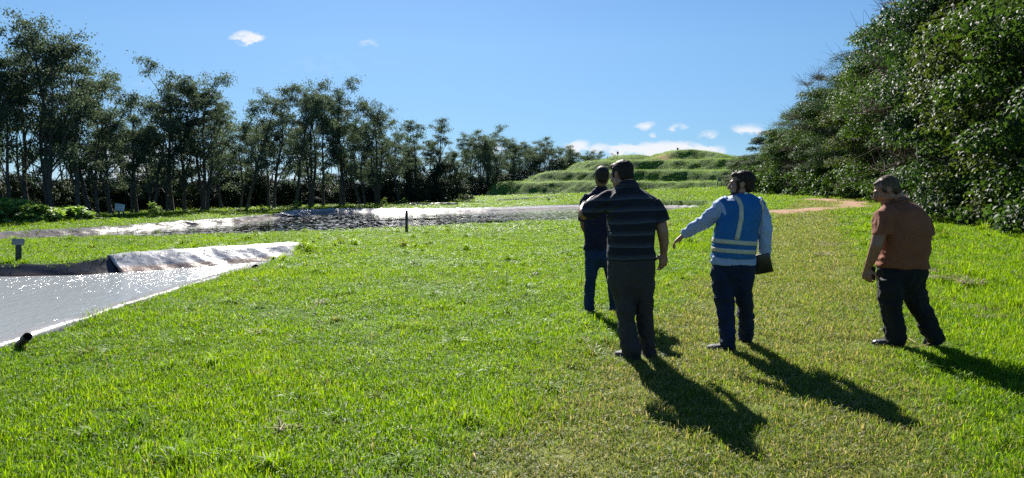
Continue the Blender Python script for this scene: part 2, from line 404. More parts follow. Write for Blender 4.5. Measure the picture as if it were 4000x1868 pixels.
# ---- landfill mound: terraced grass hill
MP = [(-4.7, 111), (8, 104), (19, 97), (40, 90), (66, 120), (60, 175), (30, 195), (6, 175), (-4, 140)]
def mound_h(x, y):
    b = base_h(x, y); d = seg_dist(x, y, MP, True); d = np.where(inside(x, y, MP), d, -d)
    d = d + 1.5 * wob(x, y, .16) + .9 * wob(x, y, .31, 3) + .45 * wob(x, y, .55, 2) + .2 * wob(x, y, 1.4, 1)
    h = b + (2.45 - b) * (.08 * np.clip(d / 7, 0, 1) + .92 * sstep(0, 3.6, d))
    h = h + 1.75 * (.08 * np.clip((d - 5) / 9, 0, 1) + .92 * sstep(7.0, 10.2, d)) + 1.85 * (.08 * np.clip((d - 12) / 9, 0, 1) + .92 * sstep(14.2, 17.6, d))
    top = 1.15 * sstep(19.5, 24.5, d) * (1 - .75 * sstep(33, 44, x)) * (1 - .55 * np.exp(-((x - 24.5) / 1.6) ** 2))
    top = top + .65 * np.exp(-((x - 29) / 4.0) ** 2) * sstep(20, 25, d)
    h = h + top + .05 * wob(x, y, 1.1, 3) + .10 * wob(x, y, .45, 5) * sstep(0, 4, d)
    h = h + .07 * wob(x, y, 2.6, 1) * sstep(.5, 2, d)
    return np.where(d < -.6, b - .5, h + np.minimum(d, 0) * .5)
xs = np.arange(-9, 70, .4); ysm = np.arange(84, 199, .4)
Xm, Ym = np.meshgrid(xs, ysm); Zm = mound_h(Xm, Ym)
dmm = np.where(inside(Xm, Ym, MP), seg_dist(Xm, Ym, MP, True), 0)
idx = np.arange(Xm.size).reshape(Xm.shape)
Q = np.stack([idx[:-1, :-1], idx[:-1, 1:], idx[1:, 1:], idx[1:, :-1]], -1).reshape(-1, 4)
mme = np_mesh('mound', np.stack([Xm, Ym, Zm], -1).reshape(-1, 3), quad=Q)
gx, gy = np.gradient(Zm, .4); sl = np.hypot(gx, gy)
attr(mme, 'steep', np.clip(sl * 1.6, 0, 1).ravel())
attr(mme, 'dirt', (np.exp(-((Xm - 24.8 + (Ym - 118) * .05) / 1.1) ** 2) * sstep(19, 21, dmm)).ravel())
def mound_mat():
    m, t, out = new_mat('mound_grass'); p = t.nodes.new('ShaderNodeBsdfPrincipled')
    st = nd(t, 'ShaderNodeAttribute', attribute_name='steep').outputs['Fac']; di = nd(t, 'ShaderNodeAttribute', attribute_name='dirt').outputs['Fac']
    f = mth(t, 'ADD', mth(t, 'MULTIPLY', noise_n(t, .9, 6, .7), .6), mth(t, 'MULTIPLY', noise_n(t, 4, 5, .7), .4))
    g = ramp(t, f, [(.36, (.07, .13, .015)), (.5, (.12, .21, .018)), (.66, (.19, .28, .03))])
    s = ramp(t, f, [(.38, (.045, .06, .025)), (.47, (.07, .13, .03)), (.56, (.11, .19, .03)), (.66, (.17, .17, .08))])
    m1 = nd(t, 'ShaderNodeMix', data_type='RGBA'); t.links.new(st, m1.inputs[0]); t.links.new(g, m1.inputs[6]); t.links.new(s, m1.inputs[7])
    m2 = nd(t, 'ShaderNodeMix', data_type='RGBA'); t.links.new(di, m2.inputs[0]); t.links.new(m1.outputs[2], m2.inputs[6]); m2.inputs[7].default_value = (.30, .16, .10, 1)
    t.links.new(m2.outputs[2], p.inputs['Base Color']); p.inputs['Roughness'].default_value = .9; p.inputs['Specular IOR Level'].default_value = .1
    b = t.nodes.new('ShaderNodeBump'); b.inputs['Strength'].default_value = .9; b.inputs['Distance'].default_value = .25
    t.links.new(noise_n(t, 2.2, 7, .75), b.inputs['Height']); t.links.new(b.outputs[0], p.inputs['Normal'])
    t.links.new(p.outputs[0], out.inputs[0]); return m
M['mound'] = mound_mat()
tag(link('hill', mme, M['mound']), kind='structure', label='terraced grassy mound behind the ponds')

# ---- ponds: water and liner
def densify(P, step):
    out = []
    n = len(P)
    for i in range(n):
        a, b = P[i], P[(i + 1) % n]; k = max(1, int((b - a).length / step))
        for j in range(k): out.append(a.lerp(b, j / k))
    return out
def smooth_poly(P, it=2):
    for _ in range(it):
        P = [(P[i - 1] + P[i] * 2 + P[(i + 1) % len(P)]) / 4 for i in range(len(P))]
    return P
def liner(name, P, wz, run, step, mat, label, part=None, fold=.03, lift=.05):
    D = smooth_poly(densify(P, step), 6); n = len(D)
    area = sum(D[i].x * D[(i + 1) % n].y - D[(i + 1) % n].x * D[i].y for i in range(n)); sg = 1 if area > 0 else -1
    prof = [(-.16, -.05), (-.10, lift * .5), (-.02, lift), (.05, lift * .8), (run * .3, None), (run * .5, None), (run * .7, None), (run * .85, None), (run, None), (run * 1.4, None), (run * 2.2, None)]
    Vv = []; us = []; s = 0
    for i in range(n):
        t = (D[(i + 1) % n] - D[i - 1]); t.z = 0; t.normalize(); nrm = Vector((-t.y, t.x, 0)) * sg
        s += (D[i] - D[i - 1]).length
        zt = D[i].z
        for k, (o, dz) in enumerate(prof):
            if dz is None:
                q = (o - .05) / (run - .05); z = zt + lift * .8 + (wz - .0 - zt - lift * .8) * q
            else: z = zt + dz
            fz = fold * (mnoise.noise(Vector((s * 1.9 + k * .22, k * .13, 3))) + .8 * mnoise.noise(Vector((s * 5.3 + k * .5, k * .3, 9))) + .35 * mnoise.noise(Vector((s * 13 - k * .6, k * .3, 5))))
            fz *= (.35 if k < 2 else 1.0)
            oo = o + fz * .8
            Vv.append(D[i] + nrm * oo + Vector((0, 0, z - zt + fz)))
    K = len(prof); fq = []
    for i in range(n):
        j = (i + 1) % n
        for k in range(K - 1):
            if part is not None and not part(D[i]): continue
            fq.append((i * K + k, j * K + k, j * K + k + 1, i * K + k + 1))
    me = np_mesh(name, [tuple(v) for v in Vv], quad=fq)
    md = link(name, me, mat); tag(md, label, 'pond liner')
    so_ = md.modifiers.new('t', 'SOLIDIFY'); so_.thickness = .012; so_.offset = -1
    return md
def liner_mat(name, base, stain, wz, band, gloss=.06):
    m, t, out = new_mat(name); p = t.nodes.new('ShaderNodeBsdfPrincipled')
    g = t.nodes.new('ShaderNodeNewGeometry'); s = t.nodes.new('ShaderNodeSeparateXYZ'); t.links.new(g.outputs['Position'], s.inputs[0])
    h = mth(t, 'SUBTRACT', s.outputs[2], wz); h = mth(t, 'ADD', h, mth(t, 'MULTIPLY', mth(t, 'SUBTRACT', noise_n(t, 2.5, 4), .5), .05))
    f = nd(t, 'ShaderNodeMapRange'); f.inputs[1].default_value = band * .6; f.inputs[2].default_value = band; f.inputs[3].default_value = 1; f.inputs[4].default_value = 0; t.links.new(h, f.inputs[0])
    a = ramp(t, noise_n(t, 3, 6, .65), [(.35, base), (.62, tuple(x * .72 for x in base))])
    b = ramp(t, noise_n(t, 9, 5, .6), [(.35, stain), (.62, tuple(x * .6 for x in stain))])
    mx_ = nd(t, 'ShaderNodeMix', data_type='RGBA'); t.links.new(mth(t, 'MULTIPLY', f.outputs[0], .85), mx_.inputs[0]); t.links.new(a, mx_.inputs[6]); t.links.new(b, mx_.inputs[7])
    df = t.nodes.new('ShaderNodeBsdfDiffuse'); t.links.new(mx_.outputs[2], df.inputs[0]); gl = t.nodes.new('ShaderNodeBsdfGlossy'); gl.inputs['Roughness'].default_value = .28; ms = t.nodes.new('ShaderNodeMixShader'); ms.inputs[0].default_value = gloss
    bu = t.nodes.new('ShaderNodeBump'); bu.inputs['Strength'].default_value = .5; bu.inputs['Distance'].default_value = .03
    t.links.new(noise_n(t, 5, 5, .6), bu.inputs['Height']); t.links.new(bu.outputs[0], df.inputs['Normal']); t.links.new(bu.outputs[0], gl.inputs['Normal'])
    t.links.new(df.outputs[0], ms.inputs[1]); t.links.new(gl.outputs[0], ms.inputs[2]); t.links.new(ms.outputs[0], out.inputs[0]); return m
M['liner1'] = liner_mat('grey_liner', (.25, .25, .27), (.20, .12, .08), W1, .05, .02)
M['liner1b'] = liner_mat('lightened_liner', (.46, .455, .48), (.42, .24, .15), W1, .12, .10)  # same sheet as the near edge, colour lightened to offset its shaded slope
M['liner2'] = liner_mat('white_liner', (.20, .19, .205), (.20, .178, .16), W2, .15, .012)
M['liner3'] = liner_mat('glare_liner', (.46, .45, .47), (.30, .25, .22), W2, .08)  # sun glare off the far-bank sheet put into a whiter base colour
M['liner_black'] = liner_mat('black_liner', (.03, .03, .035), (.06, .04, .03), W1, .05)
dark_side = lambda p: p.x < -8.05 and p.y > 12
bank = lambda p: p.y > 12 and (p.x < -5.02 or p.y > 17.2)
liner('pond_liner', P1, W1, .5, .07, M['liner1'], 'grey plastic sheet along the straight near edge of the near pond, beside the lawn', part=lambda p: not bank(p), fold=.02)
liner('pond_liner', P1, W1, .62, .06, M['liner1b'], 'plastic sheet, colour lightened against its shade, with brown stained foot over the far bank of the near pond', part=lambda p: bank(p) and not dark_side(p), fold=.024)
liner('pond_liner', P1, W1, .42, .10, M['liner_black'], 'black plastic sheet along the far left side of the near pond', part=lambda p: p.x < -7.9 and p.y > 12, fold=.018, lift=.03)
far_side = lambda p: p.y > 41.5 and p.x < 40
liner('pond_liner', P2, W2, .45, .16, M['liner2'], 'long dull white plastic sheet along the left and near edge of the large pond', part=lambda p: not far_side(p) and float(seg_dist(np.array(p.x), np.array(p.y), P2[:12])) > .5, fold=.045, lift=.05)
liner('pond_liner', P2, W2, 1.0, .16, M['liner3'], 'crumpled white sheet with painted sun glare on the far bank of the large pond', part=far_side, fold=.045, lift=.06)

def water_mat(name, base, sc, strength, rough, dist=.02, sc2=None, ysc=.35):
    m, t, out = new_mat(name); p = t.nodes.new('ShaderNodeBsdfPrincipled')
    p.inputs['Base Color'].default_value = (*base, 1); p.inputs['Roughness'].default_value = rough; p.inputs['IOR'].default_value = 1.33
    p.inputs['Specular IOR Level'].default_value = .5
    g = t.nodes.new('ShaderNodeNewGeometry'); mp = t.nodes.new('ShaderNodeMapping'); t.links.new(g.outputs['Position'], mp.inputs[0])
    mp.inputs['Rotation'].default_value = (0, 0, R(-16)); mp.inputs['Scale'].default_value = (1.0, ysc, 1)
    a = noise_n(t, sc, 2.5, .5, mp.outputs[0], 1.6); b = noise_n(t, sc2 or sc * .4, 3, .6, mp.outputs[0], 1.0); 
    patch = noise_n(t, .22, 3, .5, mp.outputs[0])
    pr = nd(t, 'ShaderNodeMapRange'); pr.inputs[1].default_value = .38; pr.inputs[2].default_value = .58; pr.inputs[3].default_value = .35; t.links.new(patch, pr.inputs[0])
    hh = mth(t, 'ADD', mth(t, 'MULTIPLY', a, 1.0), mth(t, 'MULTIPLY', b, 1.6)); hh = mth(t, 'MULTIPLY', hh, pr.outputs[0])
    bu = t.nodes.new('ShaderNodeBump'); bu.inputs['Strength'].default_value = strength; bu.inputs['Distance'].default_value = dist
    t.links.new(hh, bu.inputs['Height']); t.links.new(bu.outputs[0], p.inputs['Normal'])
    t.links.new(p.outputs[0], out.inputs[0]); return m
M['water1'] = water_mat('near_water', (.29, .31, .32), 13, 1.0, .15, .03, None, .5)
M['water2'] = water_mat('far_water', (.010, .014, .010), 3.2, .5, .012, .006, 1.1, 1.6)
def add_sky_glints(m):  # sky reflected by ripples, painted as pale diffuse dashes on the water
    t = m.node_tree; p = [n for n in t.nodes if n.type == 'BSDF_PRINCIPLED'][0]
    g = t.nodes.new('ShaderNodeNewGeometry'); mp = t.nodes.new('ShaderNodeMapping'); t.links.new(g.outputs['Position'], mp.inputs[0]); mp.inputs['Scale'].default_value = (1, .55, 1)
    a = noise_n(t, 5.0, 3, .55, mp.outputs[0], .3); b = noise_n(t, .16, 3, .5, g.outputs['Position'])
    k = nd(t, 'ShaderNodeMapRange', interpolation_type='SMOOTHSTEP'); k.inputs[1].default_value = .60; k.inputs[2].default_value = .62
    t.links.new(mth(t, 'ADD', a, mth(t, 'MULTIPLY', mth(t, 'SUBTRACT', b, .5), .22)), k.inputs[0])
    df = t.nodes.new('ShaderNodeBsdfDiffuse'); df.inputs[0].default_value = (.46, .46, .50, 1); ms = t.nodes.new('ShaderNodeMixShader')
    t.links.new(k.outputs[0], ms.inputs[0]); t.links.new(p.outputs[0], ms.inputs[1]); t.links.new(df.outputs[0], ms.inputs[2]); o_ = [n for n in t.nodes if n.type == 'OUTPUT_MATERIAL'][0]; t.links.new(ms.outputs[0], o_.inputs[0])
add_sky_glints(M['water2'])
def water(P, z, mat, label, inset):
    D = smooth_poly(densify(P, .4), 2); n = len(D)
    area = sum(D[i].x * D[(i + 1) % n].y - D[(i + 1) % n].x * D[i].y for i in range(n)); sg = 1 if area > 0 else -1
    V_ = []
    for i in range(n):
        t = (D[(i + 1) % n] - D[i - 1]); t.z = 0; t.normalize(); V_.append((D[i].x - t.y * sg * inset, D[i].y + t.x * sg * inset, z))
    me = bpy.data.meshes.new('water'); bm = bmesh.new(); f = bm.faces.new([bm.verts.new(v) for v in V_]); bmesh.ops.triangulate(bm, faces=[f]); bm.normal_update()
    for f in bm.faces:
        if f.normal.z < 0: f.normal_flip()
    bm.to_mesh(me); bm.free()
    tag(link('water', me, mat), kind='structure', label=label)
water(P1, W1, M['water1'], 'rippled grey water of the near pond', .12)
water(P2, W2, M['water2'], 'dark water of the large pond reflecting the trees', .12)

# far third pond: only the sheet on its near bank shows
def strip(pxs, mat, label, wid=.5, h=.18):
    pts = [GP(*p) for p in pxs]; D = []
    for a, b in zip(pts[:-1], pts[1:]):
        for j in range(14): D.append(a.lerp(b, j / 14))
    D.append(pts[-1]); Vv = []; K = 6
    for i, p in enumerate(D):
        for k in range(K):
            q = k / (K - 1); z = terrain(np.array(p.x), np.array(p.y)) + h * math.sin(q * math.pi) + .05 * mnoise.noise(Vector((i * .7, k * .5, 1)))
            Vv.append((p.x, p.y + wid * (q - .5), float(z)))
    fq = [(i * K + k, (i + 1) * K + k, (i + 1) * K + k + 1, i * K + k + 1) for i in range(len(D) - 1) for k in range(K - 1)]
    o = link('plastic_sheet', np_mesh('plastic_sheet', Vv, quad=fq), mat); tag(o, label, 'plastic sheet')
    so_ = o.modifiers.new('t', 'SOLIDIFY'); so_.thickness = .015
strip([(1935,792),(2030,788),(2120,786),(2215,784)], M['liner2'], 'long white plastic sheet on the grass at the foot of the mound', 1.2, .22)
strip([(1600,806),(1680,804),(1790,803)], M['liner_black'], 'low black plastic sheet on the far bank in front of the dark shrubs', .8, .25)
strip([(1490,826),(1590,825),(1700,823)], M['liner_black'], 'black sheet on the water edge at the far side of the large pond', .3, .2)
# ------------------------------------------------------------------ trees
def tubes_mesh(name, segs, mat_sides=6):
    """segs: list of (points Nx3, radii N)"""
    V = []; Q = []; b = 0; n = mat_sides
    ang = np.arange(n) * 2 * math.pi / n
    for P, r in segs:
        P = np.asarray(P, float); r = np.asarray(r, float); T = np.gradient(P, axis=0); T /= np.linalg.norm(T, axis=1)[:, None] + 1e-9
        ref = np.array([0, 0, 1.0]) if abs(T[0][2]) < .8 else np.array([1.0, 0, 0])
        U = np.cross(T, ref); U /= np.linalg.norm(U, axis=1)[:, None] + 1e-9; W = np.cross(T, U)
        ring = P[:, None, :] + (U[:, None, :] * np.cos(ang)[None, :, None] + W[:, None, :] * np.sin(ang)[None, :, None]) * r[:, None, None]
        V.append(ring.reshape(-1, 3)); k = len(P)
        I = b + np.arange(k * n).reshape(k, n); J = np.roll(I, -1, axis=1)
        Q.append(np.stack([I[:-1], J[:-1], J[1:], I[1:]], -1).reshape(-1, 4)); b += k * n
    return np_mesh(name, np.concatenate(V), quad=np.concatenate(Q))
def leaves_mesh(name, C, Nn, D, Lg, Wd, fold=.25):
    """each leaf: 4 tris folded diamond. C centre, Nn approx normal, D direction of the leaf"""
    n = len(C); D = D / (np.linalg.norm(D, axis=1)[:, None] + 1e-9)
    S = np.cross(D, Nn); S /= np.linalg.norm(S, axis=1)[:, None] + 1e-9; Nn = np.cross(S, D)
    Lg = np.broadcast_to(Lg, n)[:, None]; Wd = np.broadcast_to(Wd, n)[:, None]
    a = C; tip = C + D * Lg - Nn * Lg * .22; m = C + D * Lg * .45
    l = m + S * Wd * .5 + Nn * Wd * fold; r = m - S * Wd * .5 + Nn * Wd * fold
    V = np.stack([a, l, tip, r, m], 1).reshape(-1, 3)
    i = np.arange(n) * 5
    T = np.concatenate([np.stack([i, i + 4, i + 1], 1), np.stack([i + 1, i + 4, i + 2], 1), np.stack([i, i + 3, i + 4], 1), np.stack([i + 3, i + 2, i + 4], 1)])
    T = T[np.argsort(T.min(1) // 5, kind='stable')]
    return np_mesh(name, V, tri=T, smooth=False)
def wob_path(rg, p, d, length, n, wobble, up):
    P = [np.array(p, float)]; d = np.array(d, float)
    for i in range(n):
        d = d + rg.normal(0, wobble, 3) + np.array([0, 0, up]); d /= np.linalg.norm(d); P.append(P[-1] + d * length / n)
    return np.array(P), d
def gum(seed, H, spread=1.0, lean=(0, 0), stems=1, dens=1.0, low=.3, leaf=.15):
    rg = np.random.default_rng(seed); segs = []; clumps = []
    for s in range(stems):
        d0 = np.array([lean[0] + (rg.normal(0, .10) if stems > 1 else 0), lean[1] + rg.normal(0, .05), 1.0]); hh = H * (1 if s == 0 else rg.uniform(.72, .95))
        P, d = wob_path(rg, (rg.normal(0, .15) * (stems > 1), rg.normal(0, .15) * (stems > 1), -.2), d0 / np.linalg.norm(d0), hh * .93, 12, .05, .03)
        r0 = .010 * hh + .02
        rr = r0 * (1 - np.linspace(0, 1, 13) ** 1.1 * .88); rr[0] *= 1.4; segs.append((P, rr))
        nl = int(rg.integers(11, 15))
        for k in range(nl):
            t = low + (1 - low) * (k + rg.uniform(0, .8)) / nl; t = min(t, .98); f = t * 12; i = min(int(f), 11); q = P[i] + (P[i + 1] - P[i]) * (f - i)
            az = rg.uniform(0, 2 * math.pi) if k % 2 else rg.choice([0, math.pi]) + rg.normal(0, .6); tilt = rg.uniform(.30, .85)
            Ln = (hh * .40 * spread) * (1 - .62 * max(0, (t - .45)) / .55) * rg.uniform(.6, 1.15) * (.55 + .9 * min(t, .5))
            d = np.array([math.cos(az) * math.sin(tilt), math.sin(az) * math.sin(tilt), math.cos(tilt)])
            B, de = wob_path(rg, q, d, Ln, 7, .14, .10); rb = r0 * (1 - t * .8) * .5
            segs.append((B, np.linspace(rb, .012, 8)))
            for j in range(2, 8):
                for rep in range(2):
                    if rg.random() < (.85 if j < 4 else .52): continue
                    az2 = rg.uniform(0, 2 * math.pi); dd = de * .5 + np.array([math.cos(az2), math.sin(az2), rg.uniform(-.1, .7)]); dd /= np.linalg.norm(dd)
                    Ls = rg.uniform(.35, .95) * hh / 10 * (.8 if j < 4 else 1)
                    Sx, _ = wob_path(rg, B[j], dd, Ls, 3, .2, .02); segs.append((Sx, np.linspace(.014, .005, 4)))
                    clumps.append((Sx[-1], rg.uniform(.26, .50) * hh / 10, 1.0)); 
                    if rg.random() < .25: clumps.append((Sx[1], rg.uniform(.15, .28) * hh / 10, .6))
            clumps.append((B[-1], .42 * hh / 10, 1.3))
        clumps.append((P[-1], .5 * hh / 10, 1.5))
    C = []; 
    for c, r, wt in clumps:
        n = int(50 * wt * dens * (r / .32) ** 1.4) + 4
        pts = rg.normal(0, 1, (n, 3)); pts *= (r * .56 * rg.uniform(.5, 1.2, (n, 1))) ; pts[:, 2] = pts[:, 2] * .75 - .05; C.append(c + pts)
    C = np.concatenate(C); n = len(C)
    D = rg.normal(0, .55, (n, 3)); D[:, 2] -= .75; Nn = rg.normal(0, 1, (n, 3)); Nn[:, 2] += .4
    return tubes_mesh('gum_trunk', segs, 6), leaves_mesh('gum_crown', C, Nn, D, rg.uniform(leaf * .7, leaf * 1.3, n), rg.uniform(.05, .085, n))
def lump_tree(seed, H, Rr, nl, per, leaf, base=.0, trunk=True, twigs=0, shape=1.0, lump_r=(.7, 1.25), droop=.6, aspect=.68, tw_out=1.0):
    """broad crown built of many leafy lumps down to the ground"""
    rg = np.random.default_rng(seed); segs = []; C = []; NN = []; D = []
    if trunk:
        P, _ = wob_path(rg, (0, 0, -.2), (0, 0, 1), H * .8, 9, .07, .05); segs.append((P, np.linspace(.02 * H, .03, 10)))
    else: P = np.array([[0, 0, -.1], [0, 0, H * .4], [0, 0, H * .7]]); segs.append((P, [.03, .025, .01]))
    for k in range(nl):
        z = base + (H - base) * rg.beta(1.1, 1.15) * .95; t = (z - base) / (H - base)
        prof = (math.sin(min(1, (t * .9 + .14)) * math.pi) ** .55) * shape + (1 - shape) * (1 - t) 
        az = rg.uniform(0, 2 * math.pi); rad = Rr * prof * math.sqrt(rg.uniform(.35, 1.0))
        c = np.array([math.cos(az) * rad, math.sin(az) * rad, z]); lr = rg.uniform(*lump_r)
        i = min(len(P) - 1, int(t * len(P) * .75)); q = P[i]
        B = np.array([q, (q + c) / 2 + np.array([0, 0, -.2 + .3 * rg.random()]), c]); segs.append((B, [.045 * H / 10, .03 * H / 10, .008]))
        n = per; u = rg.normal(0, 1, (n, 3)); u /= np.linalg.norm(u, axis=1)[:, None]; u[:, 2] = np.abs(u[:, 2]) * .9 - .25 * rg.random(n)
        rr = lr * (.35 + .65 * rg.random((n, 1)) ** .45); pts = c + u * rr * np.array([1, 1, .72]); C.append(pts); NN.append(u + rg.normal(0, .35, (n, 3)) + np.array([0, 0, .35]))
        d = u * .7 + rg.normal(0, .5, (n, 3)); d[:, 2] -= droop; D.append(d)
        for s in range(twigs):
            o = rg.normal(0, 1, 3); o /= np.linalg.norm(o); o[2] = abs(o[2]) * .4
            T, _ = wob_path(rg, c, o, lr * 1.5 * tw_out, 4, .18, .05); segs.append((T, np.linspace(.014, .004, 5)))
    C = np.concatenate(C); NN = np.concatenate(NN); D = np.concatenate(D); n = len(C)
    ok = C[:, 2] > .05
    C, NN, D = C[ok], NN[ok], D[ok]; n = len(C); lg = rg.uniform(leaf * .6, leaf * 1.25, n)
    return tubes_mesh('trunk', segs, 6), leaves_mesh('crown', C, NN, D, lg, lg * aspect)
def place(meshes, name, loc, rz, sc, label, cat, group, mats, names=('trunk', 'crown'), leafmat=None):
    e = empty(name, loc, label, cat, group, rz)
    e.scale = sc if isinstance(sc, (tuple, list)) else (sc, sc, sc)
    for me, mt, nm in zip(meshes, mats, names):
        o = bpy.data.objects.new(nm, me); col.objects.link(o)
        if not me.materials: me.materials.append(mt)
        o.parent = e
        if leafmat is not None and nm == names[1]: o.material_slots[0].link = 'OBJECT'; o.material_slots[0].material = leafmat
    return e
def TZ(x, y): return float(terrain(np.array(float(x)), np.array(float(y))))

# --- gum row: (px of trunk base, ground distance, py of top, variant)
gums = [gum(11, 10, 1.0, (.03, 0), 2, .9, .18), gum(12, 10, .95, (-.03, 0), 1, 1.0, .16), gum(13, 10, 1.0, (.03, 0), 2, .85, .15),
        gum(14, 10, .9, (-.03, 0), 1, .85, .14), gum(15, 10, 1.1, (.0, 0), 3, .62, .16), gum(16, 10, 1.0, (-.05, 0), 2, .9, .12)]
gum_words = ['double-stemmed', 'single-stemmed', 'forked', 'straight', 'triple-stemmed', 'leaning']
row = [(-150,34,150,1),(20,35,95,0),(112,36,102,3),(205,36,78,4),(300,37,137,1),(360,38,225,2),(433,40,255,3),(517,42,390,5),(593,43,405,0),(655,45,300,5),(720,46,315,1),(790,47,313,4),
       (865,49,400,3),(950,50,388,2),(1058,52,385,0),(1150,54,338,3),(1207,55,343,4),(1262,57,388,1),(1340,58,346,5),(1418,60,382,2),(1480,63,415,4),(1560,68,470,3),(1625,71,488,1),(1690,75,505,0),(1758,78,552,2)]
pos_words = ['at the far left edge, partly cut off','just inside the left edge of the photo','third from the left edge','above the leafy bushes at left, tallest of the row','over the right end of the leafy bushes','just left of the white information board',
  'directly behind the white information board','in the first low dip of the row','left of the young light green bush','above the young light green bush','with the narrow top right of the young green bush','over the middle of the dull white pond sheet',
  'in the second low dip of the row','over the start of the far white liner','above the low bright green bush','over the bright yellow-green sapling','right beside the one over the bright sapling','between the two highest middle crowns','with the rounded highest top in the middle of the row',
  'just right of the highest middle crown','left of the thin dark lawn post','above the thin dark lawn post','where the row falls off towards the right','third from the right end of the row' if False else 'left of the small white far board','last of the row before the sky gap']
for i, (px, Y, top, v) in enumerate(row):
    top -= 30; p = PX(px, HOR, Y); z = TZ(p.x, p.y); Ht = PX(px, top, Y).z - z; s = Ht / 10.3
    rz = rng.uniform(-.4, .4) + (math.pi if rng.random() < .4 else 0)
    place(gums[v], 'gum_tree', (p.x, p.y, z), rz, (s * 1.12 if s > .9 else s * 1.3, s * 1.1, s), '%s gum tree %s' % (gum_words[v], pos_words[i]), 'tree', 'row of gum trees behind the ponds', (M['bark'], M['gum_leaf']))
# second, hidden row that thickens the first
row2 = [(-60,42,330),(70,43,330),(255,45,350),(395,48,430),(475,49,470),(555,50,480),(625,51,470),(755,54,480),(830,56,480),(905,58,490),(1000,60,480),(1120,62,480),(1235,65,480),(1380,68,480),(1450,70,500),(1520,73,530),(1590,76,545),(1655,80,560),(1725,84,580)]
for i, (px, Y, top) in enumerate(row2):
    p = PX(px, HOR, Y); z = TZ(p.x, p.y); s = (PX(px, top, Y).z - z) / 10.3
    place(gums[(i * 5 + 2) % 6], 'gum_tree', (p.x, p.y, z), rng.uniform(0, 6.3), (s * 1.25, s * 1.2, s), 'gum tree standing further back in the gaps of the front row, lower than its neighbours', 'tree', 'gum trees further back behind the front row', (M['bark'], M['gum_leaf']))
# far row behind the mound
far = [(1838,122,512,0),(1880,124,530,4),(1905,126,500,5),(1960,140,545,2),(2005,146,535,4),(2050,150,548,1),(2100,155,540,0),(2150,160,555,4),(2200,165,568,2),(2245,170,575,5),(2290,176,588,4),(2335,182,594,0),(2375,190,603,2),(2420,205,606,4),(2470,225,610,1)]
for i, (px, Y, top, v) in enumerate(far):
    p = PX(px, HOR, Y); z = float(base_h(np.array(p.x), np.array(p.y))); s = (PX(px, top, Y).z - z) / 10.3
    lab = 'open light-crowned gum tree standing alone right of the sky gap' if i == 0 else ('broad gum tree next to the open-crowned one, left of the mound' if i < 3 else 'dense gum tree in the far row running behind the left shoulder of the mound')
    place(gums[v], 'gum_tree', (p.x, p.y, z), rng.uniform(0, 6.3), (s * 1.35, s * 1.35, s), lab, 'tree', 'far gum trees behind the mound', (M['bark'], M['gum_leaf']))
    if i > 1:
        p = PX(px + 22, HOR, Y + 7); z = float(base_h(np.array(p.x), np.array(p.y)))
        place(gums[(v + 3) % 6], 'gum_tree', (p.x, p.y, z), rng.uniform(0, 6.3), (s * 1.35, s * 1.35, s * .93), 'dense gum tree in the far row running behind the left shoulder of the mound', 'tree', 'far gum trees behind the mound', (M['bark'], M['gum_leaf']))
for i, px in enumerate([2840, 2868, 2815]):
    p = PX(px, HOR, 225); place(gums[i], 'gum_tree', (p.x, p.y, .5), i, (.95, .95, .9 - .05 * i), 'small far tree showing between the mound and the dark tree wall', 'tree', 'far trees right of the mound', (M['bark'], M['gum_leaf']))

# --- dark undergrowth under the gum rows
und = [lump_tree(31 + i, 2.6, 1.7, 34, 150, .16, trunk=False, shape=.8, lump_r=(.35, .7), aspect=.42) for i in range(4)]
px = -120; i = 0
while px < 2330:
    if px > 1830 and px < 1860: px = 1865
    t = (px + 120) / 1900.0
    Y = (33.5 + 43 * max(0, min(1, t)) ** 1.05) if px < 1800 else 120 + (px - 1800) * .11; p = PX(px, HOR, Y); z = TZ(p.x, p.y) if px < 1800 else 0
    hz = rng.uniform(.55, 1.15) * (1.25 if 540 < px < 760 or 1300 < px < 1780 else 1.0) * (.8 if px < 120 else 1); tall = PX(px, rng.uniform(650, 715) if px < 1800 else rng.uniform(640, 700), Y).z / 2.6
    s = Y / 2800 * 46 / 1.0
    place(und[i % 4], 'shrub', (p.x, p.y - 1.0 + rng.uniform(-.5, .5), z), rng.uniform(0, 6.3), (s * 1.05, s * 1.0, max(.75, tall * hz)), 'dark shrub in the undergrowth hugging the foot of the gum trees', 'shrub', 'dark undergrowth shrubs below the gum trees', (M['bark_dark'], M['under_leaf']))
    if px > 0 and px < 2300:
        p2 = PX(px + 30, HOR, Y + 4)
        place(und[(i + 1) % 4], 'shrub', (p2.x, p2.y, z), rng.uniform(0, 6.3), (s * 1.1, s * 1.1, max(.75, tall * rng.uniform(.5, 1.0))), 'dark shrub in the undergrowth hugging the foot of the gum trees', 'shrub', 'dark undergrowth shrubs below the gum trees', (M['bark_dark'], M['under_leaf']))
    px += 62 if px < 1800 else 45; i += 1

